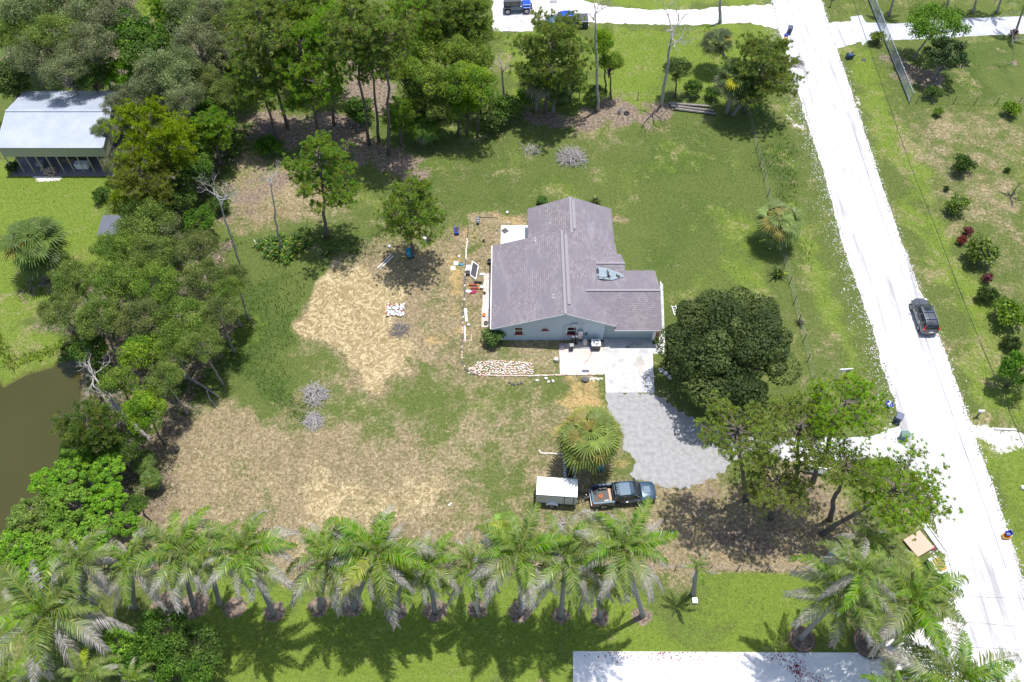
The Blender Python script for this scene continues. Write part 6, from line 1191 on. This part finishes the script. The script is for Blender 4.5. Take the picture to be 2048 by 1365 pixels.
# under the lone pine
c = P(822, 514); r_ = root('teal_chair', 'teal garden chair under the lone bushy pine', 'chair', (c.x, c.y, 0), .3); part('seat', MB().bbox((-.4, -.35, .4), (.4, .35, .46)), M['teal'], r_, bevel=.02); part('backrest', MB().slab([(-.4, .36, .47), (.4, .36, .47), (.4, .5, 1.0), (-.4, .5, 1.0)], .05), M['teal'], r_)
for x in (-.35, .35):
    for y in (-.3, .3): part('leg', MB().tube([(x, y, 0), (x, y, .4)], .025, 6), M['dark'], r_)
put('white_drum', 'white drum right of the lone bushy pine', 'drum', 851, 482, MB().lathe([(.24, 0), (.26, .5), (.2, .55), (.03, .56)], n=16), M['white']); put('black_drum', 'black drum beside the white one', 'drum', 859, 485, MB().lathe([(.2, 0), (.22, .5), (.18, .54), (.03, .55)], n=16), M['black']); put('white_jug', 'white jug at the left foot of the lone pine', 'jug', 779, 495, MB().lathe([(.14, 0), (.16, .25), (.08, .33), (.04, .4)], n=12), M['white'])
# by the round fan palm
c = P(1201, 940); r_ = root('water_butt', 'bright teal barrel beside the round fan palm', 'barrel', (c.x, c.y, 0)); part('barrel', MB().lathe([(.26, 0), (.31, .3), (.32, .5), (.29, .82), (.25, .9), (.04, .93)], n=18), M['teal'], r_, smooth=True); put('red_can', 'dark red can behind the teal barrel', 'can', 1202, 926, MB().lathe([(.16, 0), (.17, .4), (.1, .46), (.03, .47)], n=12), M['red'])
for k, (px, py) in enumerate(((1137, 922), (1137, 934), (1141, 949))): put('tyre', ['top', 'middle', 'bottom'][k] + ' of three black tyres beside the round fan palm', 'tyre', px, py, MB().torus((0, 0, .11), .25, .11, 20, 8), M['rubber'], group='tyres by the fan palm')
bl = MB().bbox((-.13, -.07, 0), (.13, .07, .16)); blm = bl.mesh('edging_block', M['concrete']); 
for k in range(11):
    for sx, l in ((1128.5, 'left'), (1147.5, 'right')):
        c = P(sx + k * .15, 915 + k * 4.6); o = link('edging_block', blm, None, (c.x, c.y, 0), prg.gauss(0, .08)); tag(o, 'pale block in the %s of two short columns flanking the tyres' % l, 'block', 'blocks flanking the tyres')
# pavers and scalloped edging
ed = MB(); ed.prism([(-.13, -.06), (-.07, -.085), (.07, -.085), (.13, -.06), (.13, .05), (-.13, .05)], 0, .13); edm = [ed.mesh('edging_brick', M[k]) for k in ('brickpink', 'rock', 'whiterock')]
def run(pts, sp, lab, grp, pal):
    w = [P(*p) for p in pts]
    for a, b_ in zip(w[:-1], w[1:]):
        d = b_ - a; n = max(1, int(d.length / sp)); az = math.atan2(d.y, d.x)
        for i in range(n):
            p = a.lerp(b_, i / n); k = pal(prg.random()); o = link('edging_brick', edm[k], None, (p.x + prg.gauss(0, .015), p.y + prg.gauss(0, .015), prg.uniform(-.04, .0)), az + prg.gauss(0, .1)); tag(o, lab, 'edging brick', grp)
run([(937, 455), (935, 480)], .34, 'edging brick in the upper end of the west border', 'edging bricks, upper west border', lambda r: 1); run([(935, 480), (933, 500), (932, 522)], .26, 'pale rounded edging brick in the white stretch of the west border', 'edging bricks, white stretch', lambda r: 2)
run([(932, 524), (929, 600), (926, 640)], .30, 'dark edging brick in the middle of the west border', 'edging bricks, middle west border', lambda r: 1 if r < .85 else 2); run([(926, 642), (924, 700), (925, 722)], .30, 'edging brick in the lower west border', 'edging bricks, lower west border', lambda r: 0 if r < .5 else 1)
run([(925, 724), (931, 738), (945, 748), (960, 751)], .24, 'dark edging brick in the curved border corner', 'edging bricks, curved corner', lambda r: 1 if r < .7 else 0); run([(960, 751), (1000, 752.5), (1060, 752.5), (1110, 751)], .26, 'pinkish scalloped brick edging the paver scatter', 'edging bricks below the paver scatter', lambda r: 0 if r < .7 else 2); run([(1112, 751), (1160, 750), (1209, 749.5)], .26, 'scalloped brick along the lower edge of the brick patio', 'edging bricks below the patio', lambda r: 0 if r < .6 else 2)
run([(1080, 903), (1083, 907), (1128, 909)], .25, 'pale brick edging the sandy patch left of the round fan palm', 'edging bricks by the round fan palm', lambda r: 2)
pv = MB().box((0, 0, .045), (.21, .125, .09)); pvm = [pv.mesh('paver', M[k]) for k in ('brickpink', 'whiterock')]
cnt = 0; placed = []
while cnt < 190:
    u, v = prg.random(), prg.random(); x = 938 + u * 128; lo = 749 - 0 * u; hi = 722 + (abs(u - .45)) * 10 if u > .12 else 738 - u * 60
    if u > .9: hi = 727
    y = hi + (lo - hi) * v; c = P(x, y)
    if any((c.x - a) ** 2 + (c.y - b_) ** 2 < .036 for a, b_ in placed): 
        if prg.random() < .97: continue
    placed.append((c.x, c.y)); cnt += 1; o = link('paver', prg.choice(pvm), None, (c.x, c.y, prg.uniform(0, .02)), prg.uniform(-.5, .5) + (.5 if u < .5 else -.4)); tag(o, 'loose pinkish paver in the scatter below the blue wall', 'paver', 'loose pavers on the earth')
for k, (px, py) in enumerate(((1019, 766), (1024, 769), (1029, 770), (1037, 769), (1043, 767))): put('dark_rock', ['first', 'second', 'third', 'fourth', 'last'][k] + ' of five dark rocks in a line below the edging, counted from the left', 'rock', px, py, MB().blob((0, 0, .08), (.16, .13, .12), 7, 5, .15), M['rock'], k)
for k, (px, py) in enumerate(((1074, 762), (1097, 765), (1106, 763), (1092, 758))): put('white_rock', ['leftmost', 'lowest', 'rightmost', 'upper'][k] + ' of four pale rocks below the patio corner', 'rock', px, py, MB().blob((0, 0, .08), (.2, .15, .12), 7, 5, .18), M['whiterock'], k)
rs = MB().lathe([(.24, 0), (.26, .12), (.2, .16), (.04, .17)], n=14); 
for k, (px, py) in enumerate(((1331, 748), (1340, 756), (1322, 742))): put('stepping_stone', ['middle', 'lower', 'upper'][k] + ' of three pale stones under the oak beside the slab', 'stone', px, py, rs, M['concrete'], group='stones under the oak')
# ladder, planters, slabs, odds and ends
c = P(1350, 622); r_ = root('ladder', 'short white ladder lying on the grass beside the oak', 'ladder', (c.x, c.y, .05), R(8))
for x in (-.22, .22): part('rail', MB().bar((x, -.65, .04), (x, .65, .04), .07), M['white'], r_)
for y in (-.45, -.15, .15, .45): part('rung', MB().bar((-.22, y, .04), (.22, y, .04), .05), M['white'], r_)
M['redring'] = simple('old_brick', (.22, .14, .12), .9, var=.3, sc=6)
for px, py, rr, l in ((1603, 1280, .92, 'round brick planter ring at the foot of the leaning palm'), (1737, 1287, 1.15, 'larger brick planter ring half hidden under the palms')):
    c = P(px, py); r_ = root('planter_ring', l, 'planter', (c.x, c.y, 0)); n = 26
    mb = MB(); mb.torus((0, 0, .12), rr, .08, 30, 6, 1.8); part('ring', mb, M['redring'], r_); part('soil', MB().cyl((0, 0, .1), rr - .06, .08, 24), M['bark_brown'], r_)
    for p in (M['wood'],): mb = MB().torus((0, 0, .14), rr + .13, .04, 30, 5, 2.0); part('outer_rim', mb, M['wood'], r_)
put('utility_box', 'white utility box on the lawn below the palm row', 'utility box', 1389, 1203, MB().bbox((-.22, -.24, 0), (.22, .24, .3)), M['white'], bevel=.03); put('white_slab', 'white slab showing between palm crowns at the lower left', 'slab', 417, 1082, MB().bbox((-.75, -.3, 0), (.75, .3, .08)), M['white']); put('white_stone', 'small white block on dry grass left of the trailer', 'block', 900, 1010, MB().bbox((-.2, -.08, 0), (.2, .08, .12)), M['whiterock'], .8)
put('white_box', 'white box beside the far drive at the top edge', 'box', 1107, 4, MB().bbox((-.5, -.3, 0), (.5, .3, .5)), M['white'], bevel=.03); put('old_tyre', 'old tyre beside the white stump on the upper lot line', 'tyre', 1253, 228, MB().torus((0, 0, .1), .26, .1, 18, 7), M['rubber']); put('stump', 'dark and white stump on bare soil at the upper lot line', 'stump', 1238, 228, MB().tube([(0, 0, 0), (.05, 0, .5), (.25, .1, 1.0)], [.22, .2, .12], 9), M['bark_dead']); put('white_cube', 'white box on the grass at the far right edge', 'box', 2046, 977, MB().bbox((-.25, -.15, 0), (.25, .15, .3)), M['white'])
put('drain_cap', 'small dark toy lying on the garage slab', 'toy', 1254.5, 695.5, MB().blob((0, 0, .05), (.18, .08, .06), 8, 5, .2), M['navy'], z=.03); put('tree_stump', 'low stump in a bare patch between the two planters', 'stump', 1665, 1290, MB().cyl((0, 0, 0), .22, .15, 10), M['bark_brown']); put('flat_stone', 'pale flat stone under the spreading pines', 'stone', 1714, 957, MB().blob((0, 0, .04), (.35, .2, .08), 8, 5, .12), M['whiterock'])
# red petals on the lower slab
rg = random.Random(8); V = []; T = []
for k in range(420):
    cx, cy, s = rg.choice(((1230, 1312, 60), (1330, 1314, 40), (1550, 1316, 60), (1590, 1335, 14), (1597, 1345, 12), (1400, 1312, 90), (1620, 1358, 30))); c = P(cx + rg.gauss(0, s * .5), min(1400, max(1306, cy + rg.gauss(0, 9)))); a = rg.uniform(0, 6.28); r0 = rg.uniform(.03, .07); V.append([(c.x + r0 * math.cos(a + j * 1.57), c.y + r0 * math.sin(a + j * 1.57), .035 + (j % 2) * .01) for j in range(4)]); T.append((.22, .02, .05))
tag(link('fallen_petals', faces_mesh('fallen_petals', np.array(V), np.array(T), M['leaf'], 4)), 'dark red fallen petals scattered over the white slab', 'petals', kind='stuff')
# ------------------------------------------------------------------ stuff: roadside stones, grass
rg = np.random.RandomState(3); V = []; T = []; LE = PG(RL); RE = PG(RR); LE = LE[np.argsort(LE[:, 1])]; RE = RE[np.argsort(RE[:, 1])]
for k in range(6500):
    y = rg.uniform(14, 116); side = rg.rand() < .62; xe = np.interp(y, LE[:, 1], LE[:, 0]) if side else np.interp(y, RE[:, 1], RE[:, 0]); x = xe + (-1 if side else 1) * (abs(rg.normal()) * (1.0 if side else .35) - .35); s = rg.uniform(.03, .11); z = .0; a = rg.uniform(0, 6.28)
    q4 = [(x + s * math.cos(a + j * 1.57) * rg.uniform(.7, 1.1), y + s * math.sin(a + j * 1.57) * rg.uniform(.7, 1.1)) for j in range(4)]; col = (.62, .60, .56) if rg.rand() < .72 else (.2, .19, .17); zt = s * .6 + .012
    top = [(x + (a_ - x) * .6, y + (b_ - y) * .6, zt) for a_, b_ in q4]; V.append(top); T.append(col)
    for j in range(4): V.append([(q4[j][0], q4[j][1], z), (q4[(j + 1) % 4][0], q4[(j + 1) % 4][1], z), top[(j + 1) % 4], top[j]]); T.append(col)
m, t, b = newmat('stone_tint'); q = N(t); aa = q.n('ShaderNodeAttribute', attribute_name='tint'); q.L(aa.outputs[0], b.inputs['Base Color']); b.inputs['Roughness'].default_value = .95
tag(link('roadside_stones', faces_mesh('roadside_stones', np.array(V), np.array(T), m, 4)), 'loose white shell stones along the road edges', 'stones', kind='stuff')
def grass(name, n, seed, x0, x1, y0, y1, cond, hgt, cols, lab):
    rg = np.random.RandomState(seed); X = rg.uniform(x0, x1, n); Y = rg.uniform(y0, y1, n); iy = np.clip(np.searchsorted(gy, Y) - 1, 0, len(gy) - 1); ix = np.clip(np.searchsorted(gx, X) - 1, 0, len(gx) - 1)
    k = cond(iy, ix, rg) & (GZ[iy, ix] > -.05); lx = np.interp(Y, LE[:, 1], LE[:, 0]); rx = np.interp(Y, RE[:, 1], RE[:, 0]); k &= ~((X > lx - .3) & (X < rx + .3))
    hx = (X > -1.9) & (X < 15.4) & (Y > 46.6) & (Y < 67); k &= ~hx
    for pts in ([(1205, 787), (1330, 787), (1405, 840), (1500, 868), (1840, 850), (1860, 970), (1800, 925), (1500, 905), (1420, 950), (1372, 975), (1255, 955), (1205, 820)], [(1140, 1298), (1740, 1300), (2000, 1250), (2000, 1500), (1140, 1500)], [(980, -40), (980, 66), (1070, 66), (1400, 54), (1570, 80), (1570, 0)], [(1650, 30), (2400, 10), (2400, 70), (1650, 104)], [(1000, 448), (1062, 448), (1062, 495), (1000, 495)], [(-60, 280), (262, 280), (262, 352), (-60, 352)]): k &= poly_dist(X, Y, PG(pts)) < 0
    X, Y, iy, ix = X[k], Y[k], iy[k], ix[k]; m_ = len(X); a = rg.uniform(0, 6.28, m_); h_ = hgt * rg.uniform(.5, 1.3, m_); w = .022 + .05 * h_; lx = rg.normal(size=m_) * .4 * h_; ly = rg.normal(size=m_) * .4 * h_; ca, sa = np.cos(a) * w, np.sin(a) * w; Z = np.zeros(m_)
    V = np.stack([np.stack([X - ca, Y - sa, Z], -1), np.stack([X + ca, Y + sa, Z], -1), np.stack([X + lx, Y + ly, h_], -1)], 1); c = np.array(cols[0]) * (1 - (f := rg.uniform(0, 1, (m_, 1)))) + np.array(cols[1]) * f; c = c * rg.uniform(.7, 1.3, (m_, 1))
    tag(link(name, faces_mesh(name, V, c, M['leaf'], 3)), lab, 'grass', kind='stuff')
grass('tall_grass', 420000, 5, -62, 60, 26, 112, lambda i, j, r: (dark[i, j] > .5) & (r.rand(len(i)) < dark[i, j]), .30, ((.045, .085, .012), (.09, .15, .02)), 'tall dark green grass in uncut patches')
grass('lawn_grass', 520000, 6, -62, 62, 18, 116, lambda i, j, r: (dark[i, j] <= .5) & (lit[i, j] < .5) & (r.rand(len(i)) > dry[i, j] * .9), .10, ((.085, .115, .02), (.14, .17, .03)), 'short mown lawn grass over the lot and verges')
grass('dry_grass', 330000, 7, -50, 40, 26, 70, lambda i, j, r: (dry[i, j] > .5) & (r.rand(len(i)) < dry[i, j]), .09, ((.26, .20, .11), (.40, .33, .20)), 'short straw-coloured dry grass in the left half of the lot')
grass('bank_grass', 60000, 8, -75, -35, 30, 62, lambda i, j, r: (pd[i, j] > -2.2) & (pd[i, j] < -.2), .5, ((.12, .20, .015), (.22, .27, .03)), 'tall yellow-green reeds along the pond bank')
# ------------------------------------------------------------------ split leftovers: every loose piece of these parts becomes a part of its own
def split_part(o, newname=None):
    me = o.data; bm = bmesh.new(); bm.from_mesh(me); seen = set(); groups = []
    for v in bm.verts:
        if v in seen: continue
        st = [v]; g = []; seen.add(v)
        while st:
            x = st.pop(); g.append(x.index)
            for e in x.link_edges:
                y = e.other_vert(x)
                if y not in seen: seen.add(y); st.append(y)
        groups.append(set(g))
    bm.free()
    for g in groups:
        idx = sorted(g); mp = {i: k for k, i in enumerate(idx)}; m2 = bpy.data.meshes.new(newname or o.name); m2.from_pydata([me.vertices[i].co[:] for i in idx], [], [tuple(mp[i] for i in p.vertices) for p in me.polygons if p.vertices[0] in g])
        for mt in me.materials: m2.materials.append(mt)
        c = o.copy(); c.data = m2; c.name = newname or o.name.split('.')[0]; COL.objects.link(c)
    bpy.data.objects.remove(o)
for o in list(COL.objects):
    n0 = o.name.split('.')[0]
    if o.parent and n0 in ('pillars', 'door_panel', 'feet', 'hinge_strip', 'latch', 'panel_seam', 'switch_box', 'tar_patch'): split_part(o, {'pillars': 'pillar', 'feet': 'foot'}.get(n0, n0))
